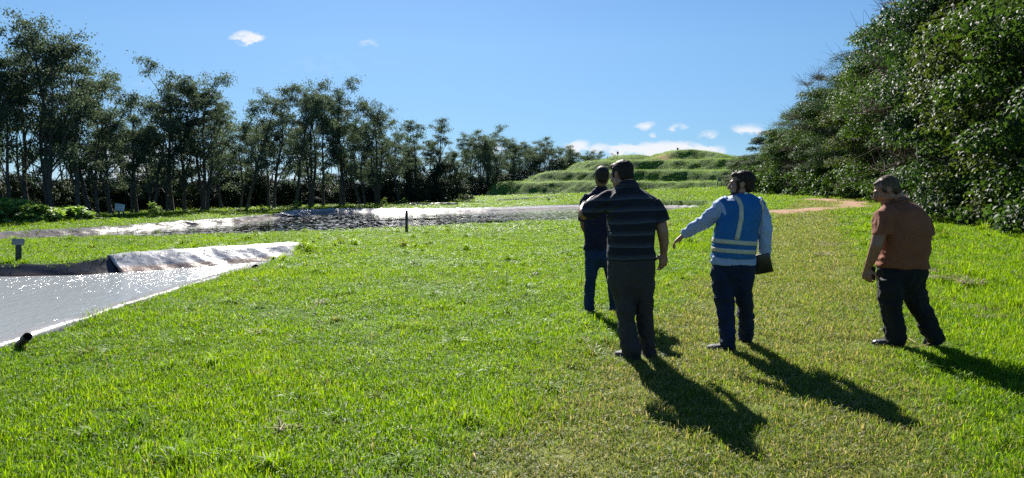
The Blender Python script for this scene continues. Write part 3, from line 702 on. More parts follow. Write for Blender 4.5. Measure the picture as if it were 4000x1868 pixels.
# --- leafy pumpkin-like bushes at the left
bl = [lump_tree(51 + i, 1.25, 1.0, 22, 60, .24, trunk=False, shape=.9, lump_r=(.25, .45), droop=.2, aspect=.85) for i in range(2)]
words = ['big-leaved green bush cut by the left edge of the photo','big-leaved bush with many pale glinting leaves, second from left','big-leaved bush third from the left edge','big-leaved bush in the middle of the leafy clump','low big-leaved bush left of the white board','smallest leafy bush nearest the white board']
for i, (px, Y, top) in enumerate([(-20,31,790),(55,31.5,792),(130,31,812),(195,31.5,822),(262,32,815),(325,32.5,840)]):
    p = PX(px, HOR, Y); z = TZ(p.x, p.y); s = (PX(px, top, Y).z - z) / 1.35
    place(bl[i % 2], 'bush', (p.x, p.y, z), i * 1.3, (1.3, 1.0, s * 1.25), words[i], 'bush', 'big-leaved bushes at the left', (M['twig'], M['bright_leaf']), ('stems', 'leaves'))
yb = lump_tree(61, 1.3, .45, 16, 70, .12, trunk=False, shape=.55, lump_r=(.16, .28), aspect=.5)
for (px, Y, top, lab) in [(625,36,778,'young light green conical bush in front of the dark undergrowth'), (1168,49,775,'bright yellow-green sapling before the dark shrubs at the far bank'),(1035,48,800,'low bright green bush at the foot of the row, left of the sapling'),
                          (1505,64,765,'bright green bush glowing in a gap of the dark shrubs'),(1585,66,768,'narrow bright bush in the right-hand gap of the dark shrubs'),(1800,92,742,'rounded light green bush just left of the mound foot')]:
    p = PX(px, HOR, Y); z = TZ(p.x, p.y) if px < 1790 else 0; s = (PX(px, top, Y).z - z) / 1.4
    place(yb, 'bush', (p.x, p.y - .6, z), Y, (s * (3.0 if px == 1800 else 1.15), s * 1.2, s), lab, 'bush', None, (M['twig'], M['bright_leaf'] if px != 625 else M['bright_leaf']), ('stems', 'leaves'))

# --- the dark wall of broad-leaved trees at the right
BT = [lump_tree(71, 11, 3.6, 85, 520, .15, base=.1, twigs=2, lump_r=(.7, 1.5)), lump_tree(72, 11, 3.4, 90, 500, .135, base=.1, twigs=3, lump_r=(.7, 1.45)),
      lump_tree(73, 11, 3.8, 80, 540, .155, base=.1, twigs=2, lump_r=(.8, 1.6)), lump_tree(74, 11, 3.3, 85, 520, .105, base=.1, twigs=4, lump_r=(.6, 1.35), aspect=.4)]
BT2 = [lump_tree(75, 10, 3.0, 85, 90, .12, base=.2, twigs=14, lump_r=(.5, 1.0), aspect=.35, tw_out=1.3)]
wall = [ # px, Y, top py, variant, label
 (4180,17,-900,0,'nearest dark broad-leaved tree, cut off by the right edge'),
 (3960,22,-700,2,'big broad-leaved tree with glossy bright leaves at the right edge'),
 (3790,25.5,-560,0,'tall broad-leaved tree with drooping bright leaves above the man in the rust shirt'),
 (3640,30,-330,1,'tree with a leaning low branch behind the man in the rust shirt'),
 (3520,35,-190,4,'twiggy half-bare tree left of the low leaning branch'),
 (3430,40,-40,2,'broad-leaved tree whose crown meets the top edge of the photo'),
 (3340,45,110,1,'dark tree just behind the bend of the dirt patch'),
 (3265,50,180,3,'fine-leaved dark tree in the middle of the tree wall'),
 (3195,55,250,0,'leafy tree left of the middle of the tree wall'),
 (3125,60,290,4,'grey twiggy tree sticking out of the sloping treetop line'),
 (3065,66,380,2,'dark tree third from the left end of the tree wall'),
 (3005,72,430,3,'dark rounded tree second from the left end of the tree wall'),
 (2945,79,505,1,'dark tree near the left end of the wall, above the vest man'),
 (2898,86,575,2,'second-lowest tree at the left end of the tree wall'),
 (2868,92,640,0,'lowest tree, closing the left end of the tree wall by the mound')]
for i, (px, Y, top, v, lab) in enumerate(wall):
    p = PX(px + (60 if Y < 50 else 25), HOR, Y); z = float(base_h(np.array(p.x), np.array(p.y))); s = (PX(px, top, Y).z - z) / 11.4
    ms = BT2[0] if v == 4 else BT[v]
    if v == 4: s *= 1.1
    wdt = {0: 1.0}.get(i, 1.0) * max(.75, min(1.05, s * 1.0))
    if Y < 30: s = max(s, 1.05)
    place(ms, 'broadleaf_tree', (p.x + .8, p.y, z), i * 1.7, (wdt, wdt, s * [1.0, .93, 1.04, .96, 1.07][i % 5]), lab, 'tree', 'dense wall of broad-leaved trees at the right', (M['bark_dark'] if v != 4 else M['twig'], M['dull_leaf'] if v in (3, 4) else M['big_leaf']), leafmat=(M['dull_leaf'] if v == 4 else [M['big_leaf'], M['olive_leaf'], M['deep_leaf'], M['big_leaf'], M['dull_leaf']][i % 5]))
    if Y < 80:   # second rank behind
        p = PX(px + 60, HOR, Y + 3); q = p + Vector((4.5, 2.5, 0))
        place(BT[(i + 2) % 4], 'broadleaf_tree', (q.x, q.y, z), i * 2.3, (wdt, wdt, s * 1.04), 'broad-leaved tree in the second rank behind the dark tree wall', 'tree', 'second rank of the tree wall', (M['bark_dark'], M['big_leaf']))
# low shrubs at the wall's foot
ls = [lump_tree(91 + i, 1.6, 1.2, 26, 80, .17, trunk=False, shape=.85, lump_r=(.3, .55), aspect=.6) for i in range(2)]
for i, (px, Y, sc) in enumerate([(2925,74,1.8),(2985,70,1.7),(3050,64,1.6),(3120,58,1.5),(3190,52,1.4),(3255,48,1.2),(3320,44,1.1),(3420,38,1.0),(3790,25,1.2),(3860,23,1.3),(3960,20.5,1.2),(3730,27,1.0),(4060,18,1.2)]):
    p = PX(px, HOR, Y); z = float(base_h(np.array(p.x), np.array(p.y)))
    place(ls[i % 2], 'shrub', (p.x + .6, p.y, z), i * 1.1, sc, 'dark glossy shrub filling the foot of the right-hand tree wall', 'shrub', 'shrubs at the foot of the right-hand tree wall', (M['bark_dark'], M['big_leaf']), ('stems', 'leaves'))
# leaning trunk with low branch
tb = Geo(); b0 = PX(3612, 775, 29.0); z0 = float(base_h(np.array(b0.x), np.array(b0.y)))
tb.tube([PX(3608,790,29), PX(3606,740,29), PX(3598,680,29.1), PX(3592,600,29.3), PX(3590,480,29.6)], [.17, .13, .12, .11, .09], 10)
t0 = empty('tree', (b0.x, b0.y, z0), 'slim dark trunk with a low branch reaching right, behind the rust-shirted man', 'tree')
tb.build('trunk', M['bark_dark'], t0)
bb = Geo(); bb.tube([PX(3610,782,29), PX(3650,772,28.7), PX(3700,755,28.3), PX(3760,735,28)], [.085, .07, .055, .03], 8); bb.build('branch', M['bark_dark'], t0)

# ------------------------------------------------------------------ signs, posts, pipes
def up_box(g, px, y1, y0, Y, wd, dp=None, leanx=0.0):
    a = PX(px, y0, Y); b = PX(px + leanx, y1, Y); c = (a + b) / 2; g.box((c.x, c.y, c.z - .02), (wd, dp or wd, abs(b.z - a.z) + .06), Matrix.Rotation(math.atan2(b.x - a.x, b.z - a.z), 3, 'Y'), min(wd, dp or wd) * .15)
def signboard(label, px0, px1, py0, py1, foot, Y, legs, board, tilt=0.0, text=True, name='information_board', lw=.06, lean=0):
    c = PX((px0 + px1) / 2, (py0 + py1) / 2, Y); wdt = (px1 - px0) * Y / F; hgt = (py1 - py0) * Y / F
    base = PX((px0 + px1) / 2, foot, Y); e = empty(name, (base.x, base.y, base.z), label, 'sign')
    rot = Matrix.Rotation(tilt, 3, 'Y') @ Matrix.Rotation(R(-6), 3, 'X')
    g = Geo(); g.box(c, (wdt, .03, hgt), rot, .006); g.build('board', board, e)
    if text:
        g = Geo(); g.box(c + rot @ Vector((0, -.018, hgt * .36)), (wdt * .86, .006, hgt * .12), rot)
        for k in range(5): g.box(c + rot @ Vector((-wdt * .02 * (k % 3), -.018, hgt * (.2 - .14 * k))), (wdt * (.78 - .05 * (k % 3)), .006, hgt * .035), rot)
        g.build('print', M['print_grey'], e)
    for lx in legs:
        g = Geo(); up_box(g, lx + (4 if lean else 0), py1 - 3, foot + 2, Y + .03, lw, lw, lean); g.build('leg', M['post_paint'], e)
signboard('white information board on two dark legs by the left bushes, tilted', 450, 486, 797, 825, 858, 34.5, [464, 482], M['board_white'], R(-8) * -1, lean=-5)
signboard('small grey board on a single thick post at the left edge of the photo', 47, 95, 933, 957, 1022, 14.4, [72], M['board_grey'], 0, False, lw=.085)
signboard('small white board before the dark trees at the far bank', 1746, 1759, 762, 774, 786, 82, [1748, 1757], M['board_white'])
signboard('tiny sign on a thin post right of the white far board, at the water', 1625, 1636, 790, 797, 812, 54, [1631], M['board_grey'], lw=.05)
signboard('small blue-grey sign on a thin post by the far white sheet', 2139, 2148, 775, 781, 796, 68, [2144], M['board_grey'], lw=.05)
signboard('grey board framed by two tall dark posts left of the vest man head', 2805, 2817, 696, 709, 724, 84, [2803, 2818], M['board_grey'], lw=.07)
def post(label, px, y1, y0, Y, wd, cat='post', head=0):
    a = PX(px, y0, Y); g = Geo(); up_box(g, px, y1, y0 + 3, Y, wd)
    if head:
        e = empty('post', a, label, cat); g.build('pole', M['post_paint'], e); h = Geo(); b = PX(px, y1, Y); h.box(b, (head, head * .6, head * 1.2), None, head * .1); h.build('head', M['post_paint'], e)
    else:
        o = g.build('post', M['post_paint']); tag(o, label, cat)
post('thin dark square post standing in the lawn before the large pond', 1588, 822, 908, 24.6, .09)
def mz(px, Y):
    p = PX(px, HOR, Y); zz = float(mound_h(np.array(p.x), np.array(p.y))); return HOR - (zz - CH) / Y * F
for (px, Y, h, hd, lab) in [(2413,134,17,.35,'pole with a square head on the top left of the mound'),(2373,127,10,0,'short post on the left shoulder of the mound'),(2647,128,14,.3,'short post with a dark head on the mound, above the striped man'),
                         (2704,131,13,0,'thin post on the mound crest, middle of the right side'),(2779,134,11,0,'thin post on the right end of the mound crest'),(2791,136,13,0,'thin post at the far right of the mound crest')]:
    y0 = mz(px, Y); post(lab, px, y0 - h, y0, Y, .14, head=hd)
for (px, y0, h, Y, lab) in [(1853,788,8,78,'small dark stake left of the far white sheet'),(2103,784,7,82,'small dark stake behind the far white sheet'),(797,850,8,37,'tiny dark stake on the bank behind the large pond')]:
    post(lab, px, y0 - h, y0, Y, .07)
def pipe(label, pts, r, Y0):
    e = empty('pipe', pts[0], label, 'pipe'); g = Geo()
    A, B = Vector(pts[0]), Vector(pts[1]); d = (B - A).normalized(); u = d.orthogonal().normalized(); v = d.cross(u); n = 20
    prof = [(A, r), (A.lerp(B, .72), r), (A.lerp(B, .74), r * 1.18), (B, r * 1.18), (B, r * .95), (A.lerp(B, .3), r * .9)]
    g.loft([(c, u, v, q, q, 2) for c, q in prof], n); g.build('tube', M['rust_pipe'], e, auto=40)
pipe('short black drain pipe poking out of the liner at the lower left', [PX(60,1362,6.75), PX(108,1315,6.6)], .034, 6.7)
pipe('black pipe stub lying on the liner edge halfway up the near pond', [PX(966,1060,13.6), PX(1000,1045,13.3)], .05, 13)
pipe('dark upright pipe stub at the far corner of the near pond', [PX(1215,972,17.3), PX(1224,944,17.4)], .035, 17)
for px, lab in [(87, 'yellowish float strip on the black liner, left one'), (228, 'yellowish float strip on the black liner, right one')]:
    g = Geo(); g.box(PX(px, 1049, 13.75), (.13, .03, .03), Matrix.Rotation(R(4), 3, 'Y'), .006); tag(g.build('wood_strip', M['straw']), lab, 'strip')
# ------------------------------------------------------------------ people
def cloth(name, c1, c2, rough=.85, wr=.35, stripes=None, sheen=.02, weave=900):
    m, t, out = new_mat(name); p = t.nodes.new('ShaderNodeBsdfPrincipled')
    tcn = t.nodes.new('ShaderNodeNewGeometry'); vec = tcn.outputs['Position']
    nn = noise_n(t, 7, 5, .6, vec); c = ramp(t, nn, [(.35, c1), (.68, c2)])
    if stripes:
        s = t.nodes.new('ShaderNodeSeparateXYZ'); t.links.new(vec, s.inputs[0])
        z0, per, slope = stripes
        q = mth(t, 'ADD', mth(t, 'DIVIDE', mth(t, 'SUBTRACT', mth(t, 'ADD', s.outputs[2], mth(t, 'MULTIPLY', mth(t, 'SUBTRACT', s.outputs[0], 1.0), slope)), z0), per), 20)
        q = mth(t, 'ADD', q, mth(t, 'MULTIPLY', mth(t, 'SUBTRACT', noise_n(t, 3.5, 3, .5, vec), .5), .3))
        f = mth(t, 'FRACT', q)
        st = ramp(t, f, [(0, (.012, .012, .019)), (.44, (.012, .012, .019)), (.475, (.075, .09, .11)), (.52, (.042, .050, .075)), (.80, (.019, .022, .036)), (.92, (.012, .012, .019))])
        mx_ = nd(t, 'ShaderNodeMix', data_type='RGBA', blend_type='ADD'); mx_.inputs[0].default_value = .5; t.links.new(st, mx_.inputs[6]); t.links.new(c, mx_.inputs[7]); c = mx_.outputs[2]
    t.links.new(c, p.inputs['Base Color']); p.inputs['Roughness'].default_value = rough; p.inputs['Specular IOR Level'].default_value = .25
    p.inputs['Sheen Weight'].default_value = sheen; p.inputs['Sheen Roughness'].default_value = .5
    b = t.nodes.new('ShaderNodeBump'); b.inputs['Strength'].default_value = wr; b.inputs['Distance'].default_value = .02
    hh = mth(t, 'ADD', mth(t, 'MULTIPLY', noise_n(t, 9, 4, .6, vec, .8), 1.0), mth(t, 'MULTIPLY', noise_n(t, weave * .3, 2, .5, vec), .04))
    t.links.new(hh, b.inputs['Height']); t.links.new(b.outputs[0], p.inputs['Normal'])
    t.links.new(p.outputs[0], out.inputs[0]); return m
def skin(name, a, b):
    m, t, out = new_mat(name); p = t.nodes.new('ShaderNodeBsdfPrincipled')
    t.links.new(ramp(t, noise_n(t, 30, 5, .6), [(.35, a), (.68, b)]), p.inputs['Base Color']); p.inputs['Roughness'].default_value = .5
    p.inputs['Subsurface Weight'].default_value = 0.0; p.inputs['Subsurface Radius'].default_value = (.02, .008, .004); p.inputs['Subsurface Scale'].default_value = .5
    bb = t.nodes.new('ShaderNodeBump'); bb.inputs['Strength'].default_value = .2; bb.inputs['Distance'].default_value = .004
    t.links.new(noise_n(t, 120, 4, .6), bb.inputs['Height']); t.links.new(bb.outputs[0], p.inputs['Normal']); t.links.new(p.outputs[0], out.inputs[0]); return m
M['skin_a'] = skin('skin_tan', (.24, .12, .075), (.19, .09, .055)); M['skin_b'] = skin('skin_light', (.32, .165, .11), (.25, .125, .08))
M['skin_c'] = skin('skin_fair', (.34, .18, .12), (.27, .135, .09)); M['skin_d'] = skin('skin_ruddy', (.31, .14, .095), (.25, .11, .07))
def hairm(name, a, b, rough=.62):
    m, t, out = new_mat(name); p = t.nodes.new('ShaderNodeBsdfPrincipled'); g = t.nodes.new('ShaderNodeNewGeometry')
    f = mth(t, 'ADD', mth(t, 'MULTIPLY', g.outputs['Random Per Island'], .6), mth(t, 'MULTIPLY', noise_n(t, 90, 4, .7), .4))
    t.links.new(ramp(t, f, [(.2, a), (.8, b)]), p.inputs['Base Color']); p.inputs['Roughness'].default_value = rough; p.inputs['Specular IOR Level'].default_value = .2
    t.links.new(p.outputs[0], out.inputs[0]); return m
M['hair_black'] = hairm('hair_black', (.012, .010, .009), (.03, .024, .02)); M['hair_dark'] = hairm('hair_dark', (.014, .010, .008), (.035, .026, .02))
M['hair_brown'] = hairm('hair_brown', (.016, .010, .007), (.10, .06, .033)); M['hair_grey'] = hairm('hair_grey', (.035, .022, .015), (.13, .088, .056), .65)
M['eye'] = basic('eye', (.22, .2, .19), (.18, .16, .15), .3, 60); M['shoe_grey'] = cloth('shoe_grey', (.05, .05, .055), (.09, .09, .095), .7)
M['shoe_black'] = basic('shoe_black', (.012, .012, .013), (.028, .028, .03), .38, 30, bump=.2); M['sole_tan'] = basic('sole_tan', (.42, .36, .26), (.3, .25, .18), .7, 40)
M['sole_white'] = basic('sole_white', (.38, .38, .38), (.28, .28, .28), .7, 40); M['sole_dark'] = basic('sole_dark', (.02, .02, .02), (.03, .03, .03), .7, 40)
M['polo_navy'] = cloth('polo_navy', (.009, .009, .025), (.013, .013, .034)); M['polo_stripe'] = cloth('polo_stripe', (.001, .001, .002), (.003, .003, .004), stripes=(.956, .1005, -.035))
M['trouser_char'] = cloth('trouser_char', (.034, .030, .031), (.046, .041, .042)); M['jeans_a'] = cloth('jeans_blue', (.008, .022, .055), (.014, .038, .085), .85)
M['jeans_c'] = cloth('jeans_dark', (.006, .012, .032), (.010, .022, .058), .85); M['jeans_d'] = cloth('jeans_black', (.007, .007, .008), (.013, .013, .015), .8)
M['shirt_light'] = cloth('shirt_light', (.26, .34, .56), (.33, .42, .64), .8, .5); M['vest_blue'] = cloth('vest_blue', (.008, .10, .30), (.011, .125, .35), .6, .35)
M['reflective'] = basic('reflective', (.50, .48, .40), (.42, .40, .33), .35, 25, bump=.15); M['polo_rust'] = cloth('polo_rust', (.19, .065, .034), (.24, .085, .045), .85, .3)
M['device'] = basic('device', (.008, .008, .009), (.014, .014, .015), .3, 10); M['edge_light'] = basic('edge_light', (.6, .62, .62), (.5, .5, .5), .4, 10)
M['cord_dark'] = basic('cord_dark', (.02, .02, .022), (.04, .04, .045), .7, 30)

XU, YU, ZU = Vector((1, 0, 0)), Vector((0, 1, 0)), Vector((0, 0, 1))
class Pix:
    def __init__(s, Y): s.Y = Y; s.k = Y / F
    def __call__(s, px, py, dy=0.0): return PX(px, py, s.Y + dy)
    def sec(s, xl, xr, py, depth, dy=0.0, ex=2.3, tilt=0.0):
        """horizontal section between two photo columns"""
        a = s(xl, py, dy); b = s(xr, py, dy); c = (a + b) / 2
        u = Vector((math.cos(tilt), math.sin(tilt), 0)); v = Vector((-math.sin(tilt), math.cos(tilt), 0))
        return (c, u, v, (b.x - a.x) / 2, depth, ex)
def rotm(yaw, pitch=0, roll=0):
    return (Matrix.Rotation(yaw, 3, 'Z') @ Matrix.Rotation(pitch, 3, 'X') @ Matrix.Rotation(roll, 3, 'Y'))
def head_shapes(g, c, Rm, s=1.0):
    T = lambda x, y, z: c + Rm @ (Vector((x, y, z)) * s)
    E = lambda x, y, z, rx, ry, rz, rot=None, n=18: g.ell(T(x, y, z), (rx * s, ry * s, rz * s), Rm @ rot if rot is not None else Rm, n)
    E(0, -.012, .035, .078, .097, .086, None, 26); E(0, .030, -.022, .064, .066, .085, None, 24); E(0, .030, -.070, .055, .058, .046, None, 20)
    E(0, .074, -.094, .024, .022, .020); E(0, .078, .030, .050, .020, .016)
    for q in (-1, 1):
        E(q * .034, .062, -.022, .026, .026, .026); E(q * .055, .0, -.055, .022, .04, .035)
        e = rotm(q * -.35, .1)
        E(q * .076, -.012, -.004, .008, .018, .029, e); E(q * .075, -.006, -.026, .007, .009, .010, e); E(q * .081, -.021, .004, .005, .011, .022, e)
    g.tube([T(0, .090, .022), T(0, .104, .0), T(0, .118, -.022), T(0, .108, -.032)], [.009 * s, .012 * s, .015 * s, .010 * s], 10)
    for q in (-1, 1): E(q * .011, .100, -.027, .009, .012, .009, None, 10)
    E(0, .092, -.051, .023, .012, .0055, None, 12); E(0, .090, -.062, .020, .012, .0065, None, 12)
    E(0, .082, -.04, .03, .02, .03)
    return T
def hand(g, w, d, n, side, curl=.35, s=1.0, spread=.10, thumb=.7, curls=None):
    """w wrist, d pointing direction, n palm normal (fingers curl towards it), side +-1: thumb side along d x n"""
    d = d.normalized(); n = (n - d * n.dot(d)).normalized(); t = d.cross(n).normalized() * side
    secs = [(w - d * .01 * s, t, n, .028 * s, .021 * s, 2.3), (w + d * .02 * s, t, n, .031 * s, .021 * s, 2.4), (w + d * .06 * s, t, n, .040 * s, .018 * s, 2.6), (w + d * .092 * s, t, n, .041 * s, .014 * s, 2.6)]
    g.loft(secs, 16)
    for k, (o, ln, r) in enumerate([(.0325, .072, .0088), (.0108, .080, .0092), (-.0108, .075, .0088), (-.032, .058, .0078)]):
        cu = curls[k] if curls else curl * (1 + .12 * k)
        p = w + d * (.086 - .004 * abs(k - 1)) * s + t * o * s * 1.0; dirv = (d + t * spread * (o / .0325)).normalized(); pts = [p]; a = cu * .6
        for L_ in (.44, .31, .25):
            v = (dirv * math.cos(a) + n * math.sin(a)); p = p + v * ln * L_ * s; pts.append(p); a += cu
        g.tube(pts, [r * s * 1.08, r * s, r * s * .92, r * s * .78], 10)
        g.ell(pts[-1], (r * s * .78,) * 3, None, 8)
    p = w + d * .022 * s + t * .026 * s + n * .004 * s; pts = [p]
    for a, L_ in ((0, .042), (.25, .034), (.45, .028)):
        v = (d * (.55 + a * .6) + t * thumb * (1 - a * .6) + n * (.25 + .4 * a)).normalized(); p = p + v * L_ * s; pts.append(p)
    g.tube(pts, [.0125 * s, .0118 * s, .0105 * s, .0085 * s], 10); g.ell(pts[-1], (.0086 * s,) * 3, None, 8)
    return t
def folds(amp, freq=14, zf=1.0, extra=None):
    def f(c, n):
        wv = mnoise.noise(c * freq * .45) * 1.2
        a = mnoise.noise(Vector((c.x * freq * .7 + c.z * freq * .35 + wv, c.y * freq * .7, c.z * freq * zf - c.x * freq * .3))); b = mnoise.noise(Vector((c.x * freq * 1.7 + 5 + wv, c.y * freq * 1.7 - c.z * freq * .6, c.z * freq * 2.0 * zf + a * 2)))
        v = (1 - abs(a) * 3.2) * amp * .75 + (1 - abs(b) * 3) * amp * .42 - amp * .5
        if extra: v += extra(c, n)
        return v
    return f
def hair_strands(name, hairo, mat, parent, n, length, flow, seed, width=.0022, lift=.35, clip=None):
    """short tapering strands rooted on the hair shape"""
    rg = np.random.default_rng(seed); me = hairo.data; tris = [(p.vertices[0], p.vertices[1], p.vertices[2]) for p in me.polygons]; V = []; T = []; b = 0
    vs = [v.co.copy() for v in me.vertices]; ns = [v.normal.copy() for v in me.vertices]
    for i in rg.integers(0, len(vs), n):
        p = vs[i]; nn = ns[i]
        if clip and not clip(p): continue
        d = flow(p); d = (d - nn * d.dot(nn)); 
        if d.length < 1e-3: continue
        d.normalize(); d = (d + nn * lift * (.4 + rg.random()) + Vector(rg.normal(0, .22, 3))).normalized(); s = d.cross(nn).normalized() * width
        l = length * rg.uniform(.6, 1.3); a = p - nn * .004; m_ = a + d * l * .55; tip = a + d * l - nn * l * .30
        V += [a - s, a + s, m_ - s * .8, m_ + s * .8, tip]; T += [(b, b + 1, b + 3), (b, b + 3, b + 2), (b + 2, b + 3, b + 4)]; b += 5
    return link(name, np_mesh(name, [tuple(v) for v in V], tri=T, smooth=False), mat, parent)
FOOT_PTS = []
def trim_hair(o, c, Rm, S, front=.045, line=.070, temple=.020, tz=.028):
    bm = bmesh.new(); bm.from_mesh(o.data); inv = Rm.transposed(); kill = []
    for v in bm.verts:
        q = (inv @ (v.co - c)) / S; j = .006 * mnoise.noise(v.co * 60)
        if (q.y > front + j and q.z < line + j) or (q.y > temple + j and q.z < tz + j and abs(q.x) > .03 and not (q.y < temple + .018 and q.z > -.03)): kill.append(v)
    bmesh.ops.delete(bm, geom=kill, context='VERTS'); bm.to_mesh(o.data); bm.free(); o.data.update()
def shoe(parent, heel, toe, upm, solem, ln_s=1.0, width=.05, pitch=0.0, h=.10):
    """heel and toe: ground points; pitch>0 lifts the heel"""
    heel = Vector(heel) + Vector((0, 0, .014)); toe = Vector(toe) + Vector((0, 0, .014)); FOOT_PTS.extend([heel, (heel + toe) / 2, toe]); d = (toe - heel); L_ = d.length; d.normalize(); s = d.cross(ZU).normalized(); up = s.cross(d).normalized()
    g = Geo(); secs = []
    for q, wv, hh in [(-.02, .018, .035), (.0, .031, .075), (.08, .037, h), (.25, .038, h * 1.02), (.42, .041, h * .86), (.58, .048, h * .72), (.74, .051, h * .64), (.88, .045, h * .56), (.97, .030, h * .42), (1.0, .012, h * .2)]:
        c = heel + d * L_ * q + up * (hh * .5 + .016); secs.append((c, s, up, wv * width / .05, hh * .5, 2.5))
    g.loft(secs, 20)
    o = g.remesh('shoe', upm, parent, .006, 3, .5, disp=lambda c, n: .002 * mnoise.noise(c * 40))
    gs = Geo(); secs = []
    for q, wv, th in [(-.03, .02, .024), (.0, .034, .028), (.12, .040, .028), (.35, .037, .022), (.6, .049, .020), (.8, .050, .020), (.94, .034, .020), (1.02, .014, .018)]:
        secs.append((heel + d * L_ * q + up * (th * .5), s, up, (wv + .002) * width / .05, th * .5, 4))
    gs.loft(secs, 20); gs.remesh('sole', solem, o, .006, 2, .4)
    gl = Geo()
    for k in range(4):
        c = heel + d * L_ * (.44 + .06 * k) + up * (h * (.98 - .13 * k) * .93 + .016); gl.tube([c - s * .02, c + up * .004, c + s * .02], [.0028] * 3, 6)
    gl.build('laces', M['cord_dark'] if upm is M['shoe_black'] else M['sole_white'], o)
    return o
def foot_in_body(g, heel, toe):
    heel = Vector(heel); toe = Vector(toe); d = toe - heel
    g.tube([heel + d * .08 + ZU * .05, heel + d * .5 + ZU * .045, heel + d * .9 + ZU * .032], [.03, .03, .02], 10)
def eyes(parent, T, Rm, s=1.0):
    for q in (-1, 1):
        g = Geo(); g.ell(T(q * .030, .080, .010), (.0125 * s, .0125 * s, .0105 * s), Rm, 12); e = g.build('eye', M['eye'], parent)
        g = Geo(); g.ell(T(q * .030, .0895, .010), (.006 * s, .004 * s, .006 * s), Rm, 10); g.build('iris', M['hair_dark'], e)
        g = Geo(); g.tube([T(q * .014, .098, .027), T(q * .032, .097, .033), T(q * .050, .082, .027)], [.003 * s, .0042 * s, .002 * s], 8); g.build('eyebrow', M['hair_dark'], parent)
def collar(parent, mat, c, rx, ry, h, tilt, th=.006, open_front=True, nrm=None, yaw=0):
    """turned-down collar: two nested rings"""
    K = 40; V = []; Q = []
    Rm = rotm(yaw, tilt)
    prof = [(1.0, 0.0), (.93, h), (.97, h + .006), (1.10, h * .55), (1.20, -.008), (1.17, -.010), (1.06, h * .4)]
    for i in range(K):
        a = 2 * math.pi * i / K
        for (f, z) in prof: V.append(c + Rm @ Vector((math.cos(a) * rx * f, math.sin(a) * ry * f, z)))
    n = len(prof)
    for i in range(K):
        j = (i + 1) % K
        for k in range(n): Q.append((i * n + k, j * n + k, j * n + (k + 1) % n, i * n + (k + 1) % n))
    return link('collar', np_mesh('collar', [tuple(v) for v in V], quad=Q), mat, parent)
def leg_loft(g, P, rows, depth):
    """rows: (xl, xr, py, dy[, depthscale])"""
    secs = []
    for r in rows:
        secs.append(P.sec(r[0], r[1], r[2], depth * (r[4] if len(r) > 4 else 1), r[3], 2.15))
    g.loft(secs, 22)
def cuff_folds(zc, amp=.008):
    def f(c, n):
        t = max(0, 1 - max(0, c.z - .02) / zc); return amp * t * math.sin(c.z * 62 + 7 * mnoise.noise(c * 7)) * (.4 + abs(mnoise.noise(c * 11 + Vector((3, 1, 7)))) * 1.6) 
    return f

# ============ man in the navy polo (farthest)
P = Pix(8.45)
fz = 0.0
e = empty('person', P(2345, 1233), 'person in navy polo and blue jeans, farthest away, partly hidden behind the striped polo', 'person', 'people walking across the lawn')
hc = P(2350, 690, -.02); Rm = rotm(R(6), R(4)); g = Geo()
T = head_shapes(g, hc, Rm, 1.0)
g.tube([T(0, -.03, -.05), P(2347, 725, .03), P(2347, 750, .03)], [.058, .056, .066], 16)
g.loft([P.sec(2318, 2372, 748, .05, .03), P.sec(2285, 2408, 775, .09, .03), P.sec(2292, 2398, 850, .09, .02), P.sec(2294, 2388, 930, .09, .02), P.sec(2294, 2384, 1000, .07, .0), P.sec(2300, 2380, 1015, .06, 0)], 20)
g.tube([P(2286, 776, .03), P(2276, 830, .05), P(2280, 885, .08), P(2300, 925, .20), P(2335, 930, .28)], [.045, .046, .040, .034, .027], 12)
hand(g, P(2335, 930, .28), Vector((1, .1, -.05)), Vector((0, -1, 0)), 1, .4)
g.tube([P(2412, 776, .03), P(2424, 840, .05), P(2420, 890, .10), P(2392, 930, .20), P(2365, 935, .30)], [.045, .046, .040, .034, .027], 12)
hand(g, P(2365, 935, .30), Vector((-1, .1, -.05)), Vector((0, -1, 0)), -1, .4)
for (xa, xm, xb, dm, dd) in ((2315, 2306, 2304, 0, 0), (2372, 2391, 2398, .04, .10)):
    g.tube([P(xa, 1020, 0), P(xm, 1100, dm), P(xb, 1205, dd)], [.07, .048, .034], 12)
foot_in_body(g, P(2304, 1226, -.06), P(2300, 1226, .18)); foot_in_body(g, P(2392, 1222, .04), P(2402, 1222, .28))
b = g.remesh('body', M['skin_a'], e, .006, 2); eyes(e, T, Rm)
g = Geo(); g.ell(T(0, -.020, .040), (.083, .100, .088), Rm, 26); g.ell(T(0, -.058, -.012), (.070, .052, .058), Rm, 20)
h = g.remesh('hair', M['hair_black'], e, .006, 2, disp=lambda c, n: .0022 * mnoise.noise(c * 60))
trim_hair(h, hc, Rm, 1.0); hair_strands('hair_strands', h, M['hair_black'], h, 1600, .016, lambda p: Vector((0, .2, -1)), 1, lift=.25)
g = Geo(); g.loft([P.sec(2322, 2370, 735, .062, .03), P.sec(2312, 2384, 745, .08, .03), P.sec(2286, 2410, 764, .10, .03), P.sec(2274, 2420, 790, .118, .03), P.sec(2277, 2412, 840, .128, .03), P.sec(2281, 2402, 900, .13, .03), P.sec(2281, 2396, 950, .128, .03), P.sec(2278, 2392, 978, .125, .03)], 28)
g.tube([P(2300, 762, .03), P(2284, 795, .03), P(2277, 840, .05), P(2278, 862, .07)], [.060, .066, .064, .064], 16)
g.tube([P(2398, 762, .03), P(2414, 795, .03), P(2423, 840, .05), P(2424, 862, .07)], [.060, .066, .064, .064], 16)
s = g.remesh('polo_shirt', M['polo_navy'], e, .009, 4, disp=folds(.007, 9, .8)); collar(s, M['polo_navy'], P(2347, 738, .03), .066, .07, .026, R(-6))
